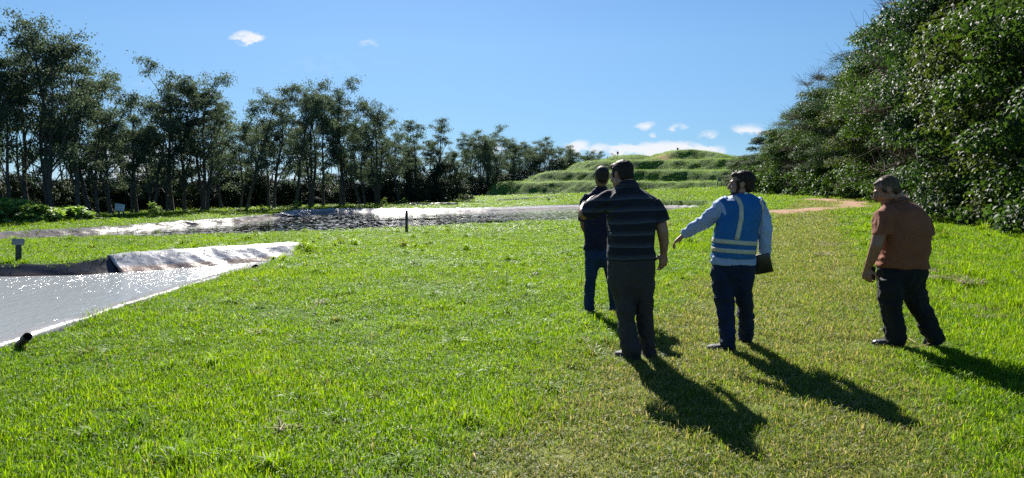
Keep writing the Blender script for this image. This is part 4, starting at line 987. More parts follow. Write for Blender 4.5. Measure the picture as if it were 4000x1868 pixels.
g = Geo(); g.loft([P.sec(2283, 2392, 968, .118, .03), P.sec(2284, 2394, 1000, .125, .01), P.sec(2284, 2396, 1015, .115, .0), P.sec(2290, 2392, 1030, .085, 0), P.sec(2318, 2368, 1045, .05, 0)], 24)
leg_loft(g, P, [(2284, 2342, 1010, .0), (2285, 2339, 1050, .0), (2284, 2328, 1100, .0), (2281, 2323, 1150, .0), (2280, 2321, 1192, -.01), (2284, 2325, 1210, -.01)], .082)
leg_loft(g, P, [(2342, 2398, 1010, .0), (2358, 2404, 1050, .02), (2371, 2410, 1100, .04), (2377, 2412, 1150, .07), (2380, 2416, 1190, .10), (2380, 2418, 1214, .10)], .080)
g.remesh('jeans', M['jeans_a'], e, .009, 4, disp=folds(.006, 10, 1.3, cuff_folds(.25, .006)))
shoe(e, P(2306, 1232, -.06), P(2302, 1232, .22), M['shoe_black'], M['sole_dark']); shoe(e, P(2394, 1228, .04), P(2404, 1228, .30), M['shoe_black'], M['sole_dark'])

# ============ man in the striped polo
P = Pix(6.15)
e = empty('person', P(2510, 1425), 'person in dark striped polo and charcoal trousers, seen from behind with left arm bent up', 'person', 'people walking across the lawn')
hc = P(2428, 685, .06); Rm = rotm(R(38), R(-13), R(4)); g = Geo(); S = 1.03
T = head_shapes(g, hc, Rm, S)
g.tube([T(0, -.035, -.04), P(2448, 735, .03), P(2454, 770, .03)], [.066, .068, .078], 18)
g.loft([P.sec(2418, 2495, 745, .06, .03), P.sec(2390, 2530, 785, .10, .02), P.sec(2390, 2545, 850, .13, .0), P.sec(2388, 2548, 950, .13, .02), P.sec(2384, 2550, 1010, .12, .0), P.sec(2388, 2548, 1040, .10, .0)], 22)
# left arm: out, then folded up and forward
g.tube([P(2385, 785, .02), P(2330, 812, .06), P(2285, 832, .12), P(2276, 838, .14)], [.055, .056, .050, .046], 14)
g.tube([P(2282, 842, .13), P(2276, 822, .22), P(2283, 806, .33), P(2292, 798, .38)], [.046, .044, .034, .029], 14)
hand(g, P(2290, 799, .37), Vector((.33, .55, .33)), Vector((.75, -.1, -.6)), -1, .22)
g.tube([P(2549, 785, .02), P(2575, 850, .0), P(2588, 905, -.01), P(2594, 950, .02), P(2592, 990, .05)], [.058, .054, .050, .042, .030], 14)
hand(g, P(2592, 988, .05), Vector((.02, .12, -1)), Vector((-.35, .8, .1)), -1, .38, 1.08, .05, .75)
for (xa, xm, xb, dm, dd) in ((2425, 2444, 2464, 0, 0), (2515, 2519, 2530, .03, .12)):
    g.tube([P(xa, 1040, 0), P(xm, 1200, dm), P(xb, 1370, dd)], [.08, .055, .036], 12)
foot_in_body(g, P(2488, 1424, .0), P(2418, 1392, .12)); foot_in_body(g, P(2536, 1395, .14), P(2530, 1392, .34))
b = g.remesh('body', M['skin_b'], e, .005, 2); eyes(e, T, Rm, S)
g = Geo(); g.ell(T(0, -.020, .042), (.086, .103, .089), Rm, 26); g.ell(T(0, -.060, -.012), (.073, .052, .062), Rm, 20); g.ell(T(.0, .045, .085), (.062, .045, .035), Rm, 16)
for q in (-1, 1): g.ell(T(q * .073, .024, .010), (.010, .014, .030), Rm, 12)
h = g.remesh('hair', M['hair_dark'], e, .006, 2, disp=lambda c, n: .003 * mnoise.noise(c * 50))
trim_hair(h, hc, Rm, S); hair_strands('hair_strands', h, M['hair_dark'], h, 2200, .020, lambda p, R_=Rm: R_ @ Vector((0, .9, -.5)) if p.z > hc.z + .04 else Vector((0, 0, -1)), 2, lift=.28)
g = Geo()
g.loft([P.sec(2414, 2488, 722, .070, .03, 2.2), P.sec(2400, 2502, 735, .095, .03, 2.2), P.sec(2372, 2532, 752, .115, .025), P.sec(2360, 2556, 775, .135, .02, 2.6), P.sec(2366, 2560, 810, .15, .01, 2.7), P.sec(2374, 2558, 860, .165, .0, 2.7), P.sec(2374, 2556, 910, .17, .0, 2.7), P.sec(2374, 2558, 960, .17, .01, 2.6), P.sec(2371, 2562, 1000, .165, .01, 2.6), P.sec(2373, 2563, 1014, .16, .01, 2.6)], 32)
g.tube([P(2400, 775, .02), P(2365, 788, .03), P(2330, 808, .06), P(2304, 824, .09), P(2293, 832, .11)], [.080, .090, .088, .080, .074], 18)
g.tube([P(2522, 786, .02), P(2554, 804, .015), P(2572, 835, .005), P(2583, 868, .0)], [.066, .071, .072, .073], 18)
def stripe_f(c, n):
    a = math.exp(-((c.x - P(2370, 800).x) / .16) ** 2) * math.exp(-((c.z - P(0, 800).z) / .13) ** 2)
    return a * .012 * math.sin((c.x * .9 - c.z * 1.3) * 62 + 2 * mnoise.noise(c * 7))
s = g.remesh('polo_shirt', M['polo_stripe'], e, .008, 4, disp=folds(.012, 5.5, .7, stripe_f)); collar(s, M['polo_stripe'], P(2452, 728, .02), .082, .082, .034, R(-10))
for (px, py) in ((2385, 911), (2378, 961)):
    q = Geo(); q.ell(P(px, py, -.17), (.006, .003, .006)); q.build('button', M['edge_light'], s)
g = Geo(); g.loft([P.sec(2376, 2560, 995, .150, .01), P.sec(2374, 2562, 1040, .158, .0), P.sec(2374, 2560, 1090, .150, -.005), P.sec(2384, 2555, 1125, .12, 0), P.sec(2412, 2540, 1155, .085, .005), P.sec(2450, 2515, 1182, .05, .01), P.sec(2470, 2496, 1195, .025, .01)], 28)
leg_loft(g, P, [(2374, 2470, 1060, .0, 1.1), (2378, 2476, 1110, .0, 1.1), (2396, 2482, 1160, .0), (2408, 2483, 1210, .0), (2414, 2484, 1260, .0, .95), (2418, 2488, 1310, -.01, .95), (2424, 2498, 1345, -.02, 1), (2427, 2504, 1372, -.02, 1.0), (2440, 2506, 1392, -.01, .9), (2452, 2505, 1402, .0, .8)], .118)
leg_loft(g, P, [(2468, 2560, 1060, .0, 1.1), (2476, 2559, 1110, .0, 1.1), (2482, 2553, 1160, .01), (2486, 2551, 1210, .03), (2488, 2551, 1260, .06, .95), (2493, 2554, 1310, .10, .95), (2500, 2559, 1345, .12, 1), (2504, 2562, 1376, .13, 1.05), (2508, 2560, 1390, .13, 1.0)], .112)
g.remesh('trousers', M['trouser_char'], e, .009, 4, disp=folds(.013, 6, .8, cuff_folds(.36, .010)))
shoe(e, P(2494, 1434, -.05), P(2401, 1403, .12), M['shoe_grey'], M['sole_white'], 1, .054, 0, .105); shoe(e, P(2539, 1410, .10), P(2532, 1398, .36), M['shoe_grey'], M['sole_white'], 1, .054)
g = Geo(); K = 24; c0 = P(2288, 800, .355); dv = Vector((.2, .7, .3)).normalized(); u = dv.orthogonal().normalized(); v = dv.cross(u)
for i in range(K):
    a0 = 6.283 * i / K; a1 = 6.283 * (i + 1) / K
    g.tube([c0 + u * math.cos(a0) * .035 + v * math.sin(a0) * .035, c0 + u * math.cos(a1) * .035 + v * math.sin(a1) * .035], [.005, .005], 6)
g.build('bracelet', M['edge_light'], e)
g = Geo(); g.tube([P(2566, 1002, -.0), P(2580, 998, -.01)], [.006, .004], 6); g.build('shirt_tab', M['cord_dark'], e)

# ============ man in the blue vest
P = Pix(6.45)
e = empty('person', P(2840, 1390), 'person in blue vest with reflective strips over light blue shirt, left hand pointing down', 'person', 'people walking across the lawn')
hc = P(2898, 722, .02); Rm = rotm(R(64), R(-3), R(0)); g = Geo(); S = 1.02
T = head_shapes(g, hc, Rm, S)
g.tube([T(0, -.03, -.05), P(2898, 755, .02), P(2896, 785, .02)], [.058, .060, .072], 18)
g.loft([P.sec(2860, 2935, 770, .06, .02), P.sec(2830, 2960, 795, .10, .02), P.sec(2828, 2962, 850, .125, .0), P.sec(2812, 2950, 930, .12, .0), P.sec(2800, 2940, 1000, .12, .0), P.sec(2800, 2940, 1050, .11, .0)], 22)
g.tube([P(2830, 800, .02), P(2765, 862, .10), P(2715, 893, .16), P(2668, 921, .22)], [.050, .045, .038, .027], 14)
hand(g, P(2668, 921, .22), Vector((-.62, .25, -.55)), Vector((.45, -.1, -.75)), -1, .42, 1.0, .16, .95)
g.tube([P(2966, 800, .02), P(2985, 860, -.01), P(2990, 920, -.02), P(2988, 980, .02), P(2984, 1040, .06)], [.05, .046, .04, .034, .027], 14)
hand(g, P(2985, 1030, .05), Vector((-.42, .1, -.8)), Vector((-.7, .45, .45)), 1, .8, 1.0, .05, .8)
for (xa, xm, xb, dm, dd, ye) in ((2824, 2832, 2842, .01, -.02, 1360), (2904, 2912, 2909, .12, .35, 1325)):
    g.tube([P(xa, 1060, 0), P(xm, 1205, dm), P(xb, ye, dd)], [.075, .052, .036], 12)
foot_in_body(g, P(2862, 1392, -.02), P(2775, 1376, .06)); foot_in_body(g, P(2908, 1350, .38), P(2898, 1342, .60))
b = g.remesh('body', M['skin_c'], e, .005, 2); eyes(e, T, Rm, S)
g = Geo(); g.ell(T(0, -.022, .042), (.083, .102, .086), Rm, 26); g.ell(T(0, -.060, -.014), (.073, .052, .060), Rm, 20); g.ell(T(0, .048, .088), (.060, .042, .028), Rm, 16)
for q in (-1, 1): g.ell(T(q * .075, .026, .005), (.010, .014, .036), Rm, 12)
h = g.remesh('hair', M['hair_brown'], e, .006, 2, disp=lambda c, n: .003 * mnoise.noise(c * 34))
trim_hair(h, hc, Rm, S); hair_strands('hair_strands', h, M['hair_brown'], h, 3000, .022, lambda p, R_=Rm: (R_ @ Vector((.3, 1, -.25))) if p.z > hc.z + .05 else Vector((0, 0, -1)), 3, lift=.25, width=.0026)
g = Geo(); g.ell(T(0, .034, -.078), (.060, .063, .045), Rm, 20); g.ell(T(0, .078, -.088), (.030, .028, .030), Rm, 16)
for q in (-1, 1): g.ell(T(q * .062, .012, -.05), (.014, .035, .042), Rm, 14)
h2 = g.remesh('beard', M['hair_brown'], e, .006, 2, disp=lambda c, n: .002 * mnoise.noise(c * 70))
hair_strands('beard_strands', h2, M['hair_brown'], h2, 900, .010, lambda p: Vector((0, 0, -1)), 4, lift=.2)
g = Geo()   # shirt
g.loft([P.sec(2868, 2926, 755, .064, .02, 2.2), P.sec(2856, 2940, 766, .085, .02), P.sec(2822, 2975, 786, .11, .02), P.sec(2812, 2976, 815, .13, .01), P.sec(2806, 2962, 860, .138, .0), P.sec(2796, 2950, 920, .142, .0, 2.5), P.sec(2786, 2946, 980, .145, .0, 2.5), P.sec(2781, 2949, 1020, .145, .0, 2.5), P.sec(2782, 2950, 1033, .143, .0, 2.5)], 30)
g.tube([P(2850, 790, .02), P(2822, 806, .03), P(2795, 832, .06), P(2765, 858, .10), P(2720, 886, .155), P(2682, 909, .20), P(2668, 919, .22)], [.070, .080, .078, .068, .055, .046, .045], 18)
g.tube([P(2950, 790, .02), P(2968, 805, .015), P(2982, 850, -.005), P(2986, 900, -.02), P(2988, 950, .0), P(2989, 990, .03), P(2988, 1014, .045)], [.066, .066, .066, .064, .056, .050, .048], 18)
def arm_wr(c, n):
    a = min(1, max(0, (P(2830, 800).x - c.x) / .12)); b_ = min(1, max(0, (c.x - P(2955, 800).x) / .05))
    q = (1 - abs(mnoise.noise(Vector((c.x * 16 + c.z * 9, c.y * 5, c.z * 7)))) * 3.5) + .6 * mnoise.noise(c * 22); return (a + b_ * .6) * .0085 * q
sh = g.remesh('shirt', M['shirt_light'], e, .008, 4, disp=folds(.006, 9, .8, arm_wr))
g = Geo(); g.box(P(2914, 755, -.07), (.028, .012, .018), rotm(R(10)), .003); g.build('collar_tag', M['edge_light'], sh)
g = Geo()   # vest
g.loft([P.sec(2862, 2932, 756, .078, .015, 2.2), P.sec(2846, 2950, 766, .103, .015), P.sec(2820, 2976, 784, .13, .015), P.sec(2815, 2980, 806, .148, .01), P.sec(2808, 2970, 850, .158, .0, 2.4), P.sec(2794, 2958, 900, .160, .0, 2.5), P.sec(2785, 2951, 950, .160, .0, 2.5), P.sec(2779, 2949, 1000, .160, .0, 2.5), P.sec(2779, 2950, 1008, .158, .0, 2.5)], 34)
g.tube([P(2845, 790, .015), P(2829, 806, .02)], [.078, .086], 18); g.tube([P(2946, 796, .015), P(2970, 814, .01)], [.062, .073], 18)
ve = g.remesh('safety_vest', M['vest_blue'], e, .008, 4, disp=folds(.009, 6, .7))
bvh = BVHTree.FromObject(ve, bpy.context.evaluated_depsgraph_get()) if False else BVHTree.FromPolygons([v.co.copy() for v in ve.data.vertices], [tuple(p.vertices) for p in ve.data.polygons])
def ribbon(name, left, right, cast):
    V_ = []; n = len(left); K = 4
    for a, b_ in zip(left, right):
        for k in range(K): V_.append(cast(a.lerp(b_, k / (K - 1))))
    Qs = [(i * K + k, (i + 1) * K + k, (i + 1) * K + k + 1, i * K + k + 1) for i in range(n - 1) for k in range(K - 1)]
    o = link(name, np_mesh(name, [tuple(v) for v in V_], quad=Qs), M['reflective'], ve); md = o.modifiers.new('t', 'SOLIDIFY'); md.thickness = .0015; md.offset = 0; return o
def cast_back(p):
    r = bvh.ray_cast(Vector((p.x, p.y - 1.2, p.z)), Vector((0, 1, 0)))
    return (r[0] + r[1] * .0035) if r[0] else Vector((p.x, p.y, p.z))
def path_pts(lst, off, n=26):
    pts = [P(x, y) for x, y in lst]; out = []; seg = len(pts) - 1
    for i in range(n):
        t = i / (n - 1) * seg; k = min(int(t), seg - 1); q = pts[k].lerp(pts[k + 1], t - k); d = (pts[k + 1] - pts[k]).normalized(); out.append(q + Vector((d.z, 0, -d.x)) * off)
    return out
for lst in ([(2862, 766), (2873, 785), (2877, 805), (2874, 850), (2866, 890), (2856, 932)], [(2958, 782), (2968, 805), (2971, 830), (2968, 860), (2960, 895), (2956, 912)]):
    ribbon('reflective_strip', path_pts(lst, -.0195), path_pts(lst, .0195), cast_back)
def hoop(ya_l, ya_r, yb_l, yb_r):
    n = 72; top = []; bot = []; cx = P(2865, 950).x; cy = P(2865, 950).y
    for i in range(n + 1):
        a = 2 * math.pi * i / n; dxx, dyy = math.cos(a), math.sin(a); f = (dxx + 1) / 2
        for lst, l, r_ in ((top, ya_l, ya_r), (bot, yb_l, yb_r)): lst.append(Vector((cx + dxx, cy + dyy, P(2865, l + (r_ - l) * f).z)))
    def cast(p):
        d = Vector((cx - p.x, cy - p.y, 0)).normalized(); r = bvh.ray_cast(p, d); return (r[0] + Vector((-d.x, -d.y, 0)) * .004) if r[0] else p
    ribbon('reflective_strip', top, bot, cast)
hoop(929, 940, 946, 957); hoop(964, 973, 981, 990)
g = Geo(); g.loft([P.sec(2786, 2948, 1018, .128, .0), P.sec(2780, 2950, 1050, .138, .0), P.sec(2777, 2944, 1080, .132, .0), P.sec(2790, 2934, 1105, .11, .0), P.sec(2818, 2912, 1128, .075, .01), P.sec(2848, 2886, 1146, .035, .01)], 28)
leg_loft(g, P, [(2777, 2864, 1075, .0, 1.1), (2783, 2866, 1120, .0, 1.08), (2791, 2865, 1165, .0), (2800, 2865, 1210, .01), (2807, 2868, 1260, .0, .95), (2812, 2870, 1310, -.02, .95), (2815, 2871, 1345, -.03, .85), (2822, 2872, 1364, -.03, .75)], .112)
leg_loft(g, P, [(2864, 2944, 1075, .0, 1.1), (2868, 2938, 1120, .02, 1.08), (2873, 2937, 1165, .06), (2882, 2943, 1205, .12), (2886, 2944, 1250, .20, .95), (2886, 2941, 1295, .28, .95), (2887, 2932, 1325, .34, .9), (2889, 2929, 1340, .36, .9)], .108)
g.remesh('jeans', M['jeans_c'], e, .008, 4, disp=folds(.012, 8, 1.1, cuff_folds(.4, .007)))
shoe(e, P(2872, 1396, -.03), P(2757, 1381, .07), M['shoe_grey'], M['sole_tan'], 1, .056, 0, .105); shoe(e, P(2908, 1354, .37), P(2896, 1344, .64), M['shoe_grey'], M['sole_tan'], 1, .056)
# tablet in his right hand
tbp = empty('tablet', P(2982, 1030, -.02), 'black tablet in a case held low in the vest man right hand', 'tablet')
rt = rotm(R(-18), R(8)) @ Matrix.Rotation(R(-14), 3, 'Y')
g = Geo(); g.box(P(2980, 1031, -.01), (.150, .014, .178), rt, .005); g.build('case', M['device'], tbp)
g = Geo(); g.box(P(2980, 1031, -.01) + rt @ Vector((0, .002, .089)), (.11, .006, .005), rt, .001); g.build('screen_edge', M['edge_light'], tbp)

# ============ man in the rust shirt
P = Pix(6.62)
e = empty('person', P(3540, 1380), 'person in rust-brown polo and black jeans walking left with stooped back, phone in hand', 'person', 'people walking across the lawn')
hc = P(3464, 744, .03); Rm = rotm(R(66), R(-27), R(0)); g = Geo(); S = 1.06
T = head_shapes(g, hc, Rm, S)
g.tube([T(0, -.04, -.04), P(3500, 785, .03), P(3520, 812, .02)], [.070, .078, .090], 18)
g.loft([P.sec(3470, 3570, 800, .08, .02), P.sec(3450, 3600, 840, .13, .0), P.sec(3445, 3606, 910, .15, .0), P.sec(3445, 3606, 980, .15, .0), P.sec(3445, 3606, 1045, .14, .0)], 22)
g.tube([P(3450, 840, -.05), P(3440, 900, -.09), P(3424, 960, -.10), P(3405, 1010, -.04), P(3389, 1048, .02)], [.06, .062, .055, .044, .032], 14)
hand(g, P(3389, 1046, .02), Vector((-.02, .05, -1)), Vector((.75, .65, 0)), 1, .75, 1.12, .03, .6)
g.tube([P(3600, 850, .04), P(3618, 910, .06), P(3612, 960, .14), P(3580, 1000, .26), P(3560, 1020, .3)], [.055, .055, .05, .042, .03], 14)
hand(g, P(3560, 1020, .30), Vector((-.7, .4, -.5)), Vector((-.5, -.5, 0)), 1, .5, 1.05)
g.tube([P(3482, 1060, 0), P(3482, 1200, -.02), P(3497, 1330, -.02)], [.085, .055, .04], 12); g.tube([P(3565, 1060, .02), P(3590, 1190, .02), P(3655, 1330, .0)], [.085, .06, .04], 12)
foot_in_body(g, P(3510, 1375, -.02), P(3415, 1352, .1)); 
b = g.remesh('body', M['skin_d'], e, .005, 2); eyes(e, T, Rm, S)
g = Geo(); g.ell(T(0, -.022, .042), (.084, .104, .086), Rm, 26); g.ell(T(0, -.062, -.008), (.074, .052, .060), Rm, 20); g.ell(T(0, .030, .088), (.055, .040, .024), Rm, 16)
for q in (-1, 1): g.ell(T(q * .072, .024, .016), (.010, .013, .026), Rm, 12)
h = g.remesh('hair', M['hair_grey'], e, .006, 2, disp=lambda c, n: .0035 * mnoise.noise(c * 45))
trim_hair(h, hc, Rm, S); hair_strands('hair_strands', h, M['hair_grey'], h, 4500, .026, lambda p, R_=Rm: (R_ @ Vector((.2, 1, .1))) if p.z > hc.z + .03 and p.x < hc.x + .05 else (R_ @ Vector((0, -.3, -1))), 5, lift=.3)
g = Geo()
g.loft([P.sec(3466, 3548, 783, .085, .02, 2.2, ), P.sec(3456, 3572, 797, .115, .02), P.sec(3438, 3602, 820, .15, .01, 2.4), P.sec(3430, 3620, 855, .175, .0, 2.5), P.sec(3432, 3626, 900, .19, .0, 2.5), P.sec(3438, 3622, 950, .195, .0, 2.5), P.sec(3432, 3620, 1000, .19, .01, 2.5), P.sec(3430, 3622, 1035, .185, .01, 2.5), P.sec(3434, 3622, 1046, .18, .01, 2.5)], 34)
g.tube([P(3478, 822, -.06), P(3456, 846, -.09), P(3449, 880, -.10), P(3447, 908, -.11), P(3447, 916, -.11)], [.085, .096, .092, .088, .086], 18)
g.tube([P(3580, 842, .04), P(3604, 864, .05), P(3616, 900, .08), P(3618, 920, .09)], [.064, .074, .072, .072], 16)
def bell(c, n):
    a = math.exp(-((c.x - P(3440, 0).x) / .07) ** 2) * math.exp(-((c.z - P(0, 1015).z) / .06) ** 2); b2 = math.exp(-((c.x - P(3430, 0).x) / .09) ** 2) * math.exp(-((c.z - P(0, 870).z) / .10) ** 2)
    return a * .014 * math.sin(c.z * 85 + c.x * 40) + b2 * .010 * math.sin(c.x * 120 - c.z * 22)
s = g.remesh('polo_shirt', M['polo_rust'], e, .009, 4, disp=folds(.011, 6, .7, bell)); collar(s, M['polo_rust'], P(3506, 787, .02), .083, .085, .030, R(-8), yaw=R(40))
g = Geo(); n = 30; c0 = P(3506, 784, .02)
pts = [c0 + Vector((math.cos(a) * .098, math.sin(a) * .10, .018 + .012 * math.sin(a) + .022 * math.cos(a))) for a in np.linspace(0, 2 * math.pi, n)]
g.tube(pts, [.0045] * n, 6); g.build('lanyard', M['cord_dark'], e)
g = Geo(); g.loft([P.sec(3440, 3616, 1030, .165, .01), P.sec(3432, 3618, 1060, .172, .0), P.sec(3431, 3606, 1095, .155, .0), P.sec(3445, 3590, 1125, .12, .0), P.sec(3480, 3565, 1150, .08, .0), P.sec(3510, 3545, 1168, .04, .0)], 28)
leg_loft(g, P, [(3430, 3530, 1090, -.02, 1.1), (3432, 3524, 1140, -.02, 1.05), (3441, 3518, 1190, -.02), (3453, 3518, 1235, -.02, .95), (3460, 3530, 1285, -.02, .95), (3463, 3532, 1325, -.02, .92), (3467, 3528, 1342, -.02, .8), (3474, 3526, 1352, -.02, .72)], .125)
g.tube([P(3560, 1090, .02), P(3566, 1130, .02), P(3588, 1190, .02), P(3614, 1240, .02), P(3636, 1290, .0), P(3650, 1318, .0), P(3656, 1338, .0)], [.118, .112, .096, .088, .086, .078, .076], 20)
g.remesh('jeans', M['jeans_d'], e, .009, 4, disp=folds(.012, 8, 1.1, cuff_folds(.38, .009)))
shoe(e, P(3520, 1378, -.04), P(3402, 1360, .08), M['shoe_black'], M['sole_white'], 1, .054, 0, .105)
shoe(e, P(3668, 1330, .0) , P(3648, 1377, .12) + Vector((-.07, -.02, 0)), M['shoe_black'], M['sole_dark'], 1, .056, 0, .10)
ph = empty('phone', P(3405, 1066, -.02), 'dark mobile phone in the left hand of the man in the rust shirt', 'phone')
g = Geo(); rt = rotm(R(35), R(5)) @ Matrix.Rotation(R(-12), 3, 'Y'); g.box(P(3404, 1066, .03), (.014, .072, .135), rt, .003); g.build('phone_body', M['device'], ph)
g = Geo(); g.box(P(3404, 1066, .03) + rt @ Vector((.0078, 0, 0)), (.001, .064, .12), rt); g.build('screen', M['board_grey'], ph)
FEET = [(o.matrix_world.translation.x, 0) for o in []] + [(q.x, q.y) for q in FOOT_PTS]
# ------------------------------------------------------------------ grass (uncountable: instanced tufts)
def blade_mat(name, a, b, c, tl):
    m, t, out = new_mat(name); p = t.nodes.new('ShaderNodeBsdfPrincipled')
    g = t.nodes.new('ShaderNodeNewGeometry'); dr = nd(t, 'ShaderNodeAttribute', attribute_name='dryi', attribute_type='INSTANCER').outputs['Fac']
    sh = nd(t, 'ShaderNodeAttribute', attribute_name='shade', attribute_type='INSTANCER').outputs['Fac']
    rnd = g.outputs['Random Per Island']
    f = mth(t, 'ADD', mth(t, 'MULTIPLY', rnd, .6), mth(t, 'MULTIPLY', sh, .4))
    green = ramp(t, f, [(.1, a), (.5, b), (.9, c)])
    dry = ramp(t, rnd, [(0, (.085, .14, .015)), (.4, (.13, .165, .03)), (.7, (.21, .20, .08)), (1, (.36, .30, .18))])
    k = nd(t, 'ShaderNodeMapRange'); t.links.new(mth(t, 'SUBTRACT', dr, mth(t, 'MULTIPLY', mth(t, 'FRACT', mth(t, 'MULTIPLY', rnd, 17.3)), .75)), k.inputs[0]); k.inputs[1].default_value = -.06; k.inputs[2].default_value = .14
    mx_ = nd(t, 'ShaderNodeMix', data_type='RGBA'); t.links.new(k.outputs[0], mx_.inputs[0]); t.links.new(green, mx_.inputs[6]); t.links.new(dry, mx_.inputs[7])
    t.links.new(mx_.outputs[2], p.inputs['Base Color']); p.inputs['Roughness'].default_value = .5; p.inputs['Specular IOR Level'].default_value = .15
    tr = t.nodes.new('ShaderNodeBsdfTranslucent'); mg = nd(t, 'ShaderNodeMix', data_type='RGBA', blend_type='MULTIPLY'); mg.inputs[0].default_value = 1
    t.links.new(mx_.outputs[2], mg.inputs[6]); tm = nd(t, 'ShaderNodeMix', data_type='RGBA'); t.links.new(k.outputs[0], tm.inputs[0]); tm.inputs[6].default_value = (*tl, 1); tm.inputs[7].default_value = (1.75, 1.7, .95, 1); t.links.new(tm.outputs[2], mg.inputs[7]); t.links.new(mg.outputs[2], tr.inputs[0])
    ms = t.nodes.new('ShaderNodeMixShader'); ms.inputs[0].default_value = .45; t.links.new(p.outputs[0], ms.inputs[1]); t.links.new(tr.outputs[0], ms.inputs[2]); t.links.new(ms.outputs[0], out.inputs[0])
    return m
M['blade'] = blade_mat('grass_blade', (.034, .090, .004), (.098, .198, .006), (.195, .295, .012), (2.3, 2.1, .6))
def tuft(seed, n, rad, h0, h1, wd, lay=.5):
    rg = np.random.default_rng(seed); V = []; T = []; b = 0
    for i in range(n):
        r = rad * math.sqrt(rg.random()); a = rg.uniform(0, 6.28); x, y = r * math.cos(a), r * math.sin(a)
        az = rg.uniform(0, 6.28); ln = abs(rg.normal(0, lay)); h = rg.uniform(h0, h1); w_ = wd * rg.uniform(.6, 1.25)
        dx, dy = math.cos(az), math.sin(az); fa = az + math.pi / 2 + rg.normal(0, .5); sx, sy = math.cos(fa), math.sin(fa)
        pts = []
        for k, (q, ww) in enumerate([(0, .8), (.4, 1), (.75, .75), (1, 0)]):
            bend = ln * q * q; L_ = h * q; zz = L_ * math.cos(min(1.35, bend * 1.2)); o = L_ * math.sin(min(1.45, bend * 1.2 + ln * .3))
            cx, cy = x + dx * o, y + dy * o
            if ww: pts += [(cx - sx * w_ * ww / 2, cy - sy * w_ * ww / 2, zz), (cx + sx * w_ * ww / 2, cy + sy * w_ * ww / 2, zz)]
            else: pts += [(cx, cy, zz)]
        V += pts; T += [(b, b + 1, b + 3), (b, b + 3, b + 2), (b + 2, b + 3, b + 5), (b + 2, b + 5, b + 4), (b + 4, b + 5, b + 6)]; b += 7
    return np_mesh('tuft', V, tri=T, smooth=False)
def tuft_coll(name, variants):
    c = bpy.data.collections.new(name)
    for k, me in enumerate(variants):
        me.materials.append(M['blade']); o = bpy.data.objects.new(name + '_tuft', me); c.objects.link(o)
    return c
def scatter_obj(name, coll, P, rot, scl, idx, dry, shade, label):
    me = bpy.data.meshes.new(name); P = np.asarray(P, np.float32); me.vertices.add(len(P)); me.vertices.foreach_set('co', P.ravel()); me.update()
    a = me.attributes.new('rot', 'FLOAT_VECTOR', 'POINT'); a.data.foreach_set('vector', np.asarray(rot, np.float32).ravel())
    a = me.attributes.new('scl', 'FLOAT_VECTOR', 'POINT'); a.data.foreach_set('vector', np.asarray(scl, np.float32).ravel())
    a = me.attributes.new('idx', 'INT', 'POINT'); a.data.foreach_set('value', np.asarray(idx, np.int32))
    attr(me, 'dryi', dry); attr(me, 'shade', shade)
    o = bpy.data.objects.new(name, me); col.objects.link(o); tag(o, label, 'grass', kind='stuff')
    ng = bpy.data.node_groups.new(name + '_nodes', 'GeometryNodeTree')
    ng.interface.new_socket('Geometry', in_out='INPUT', socket_type='NodeSocketGeometry'); ng.interface.new_socket('Geometry', in_out='OUTPUT', socket_type='NodeSocketGeometry')
    gi = ng.nodes.new('NodeGroupInput'); go = ng.nodes.new('NodeGroupOutput'); ip = ng.nodes.new('GeometryNodeInstanceOnPoints')
    ci = ng.nodes.new('GeometryNodeCollectionInfo'); ci.inputs['Collection'].default_value = coll; ci.inputs['Separate Children'].default_value = True; ci.inputs['Reset Children'].default_value = True
    def na(nm, typ):
        x = ng.nodes.new('GeometryNodeInputNamedAttribute'); x.data_type = typ; x.inputs['Name'].default_value = nm; return x.outputs['Attribute']
    ng.links.new(gi.outputs[0], ip.inputs['Points']); ng.links.new(ci.outputs[0], ip.inputs['Instance']); ip.inputs['Pick Instance'].default_value = True
    ng.links.new(na('idx', 'INT'), ip.inputs['Instance Index']); ng.links.new(na('rot', 'FLOAT_VECTOR'), ip.inputs['Rotation']); ng.links.new(na('scl', 'FLOAT_VECTOR'), ip.inputs['Scale'])
    ng.links.new(ip.outputs[0], go.inputs[0])
    md = o.modifiers.new('scatter', 'NODES'); md.node_group = ng
    return o
short_ = tuft_coll('short', [tuft(100 + i, 46, .10, .022, .068, .0050, .7) for i in range(8)])
far_ = tuft_coll('far', [tuft(120 + i, 40, .15, .03, .075, .0085, .6) for i in range(6)])
clump_ = tuft_coll('clump', [tuft(140 + i, 60, .05, .08, .20, .0075, .8) for i in range(5)])
P_, S_, I_ = [], [], []
def sample(y0, y1, dens, k=.80, c=1.5):
    area = ((k * y1 + c) + (k * y0 + c)) * (y1 - y0); n = int(area * dens)
    y = rng.uniform(y0, y1, n * 2); hw = k * y + c; keep = rng.random(n * 2) < hw / (k * y1 + c); y = y[keep][:n]; x = rng.uniform(-1, 1, len(y)) * (k * y + c); return x, y
def allowed(x, y, marg=.02):
    ok = (pond_d(x, y, P1) < marg) & (pond_d(x, y, P2) < np.where(y > 40, -.35, marg))
    ok &= ~(inside(x, y, MP) & (seg_dist(x, y, MP, True) > .5))
    ok &= rng.random(len(x)) > dirtiness(x, y) * 1.15
    return ok
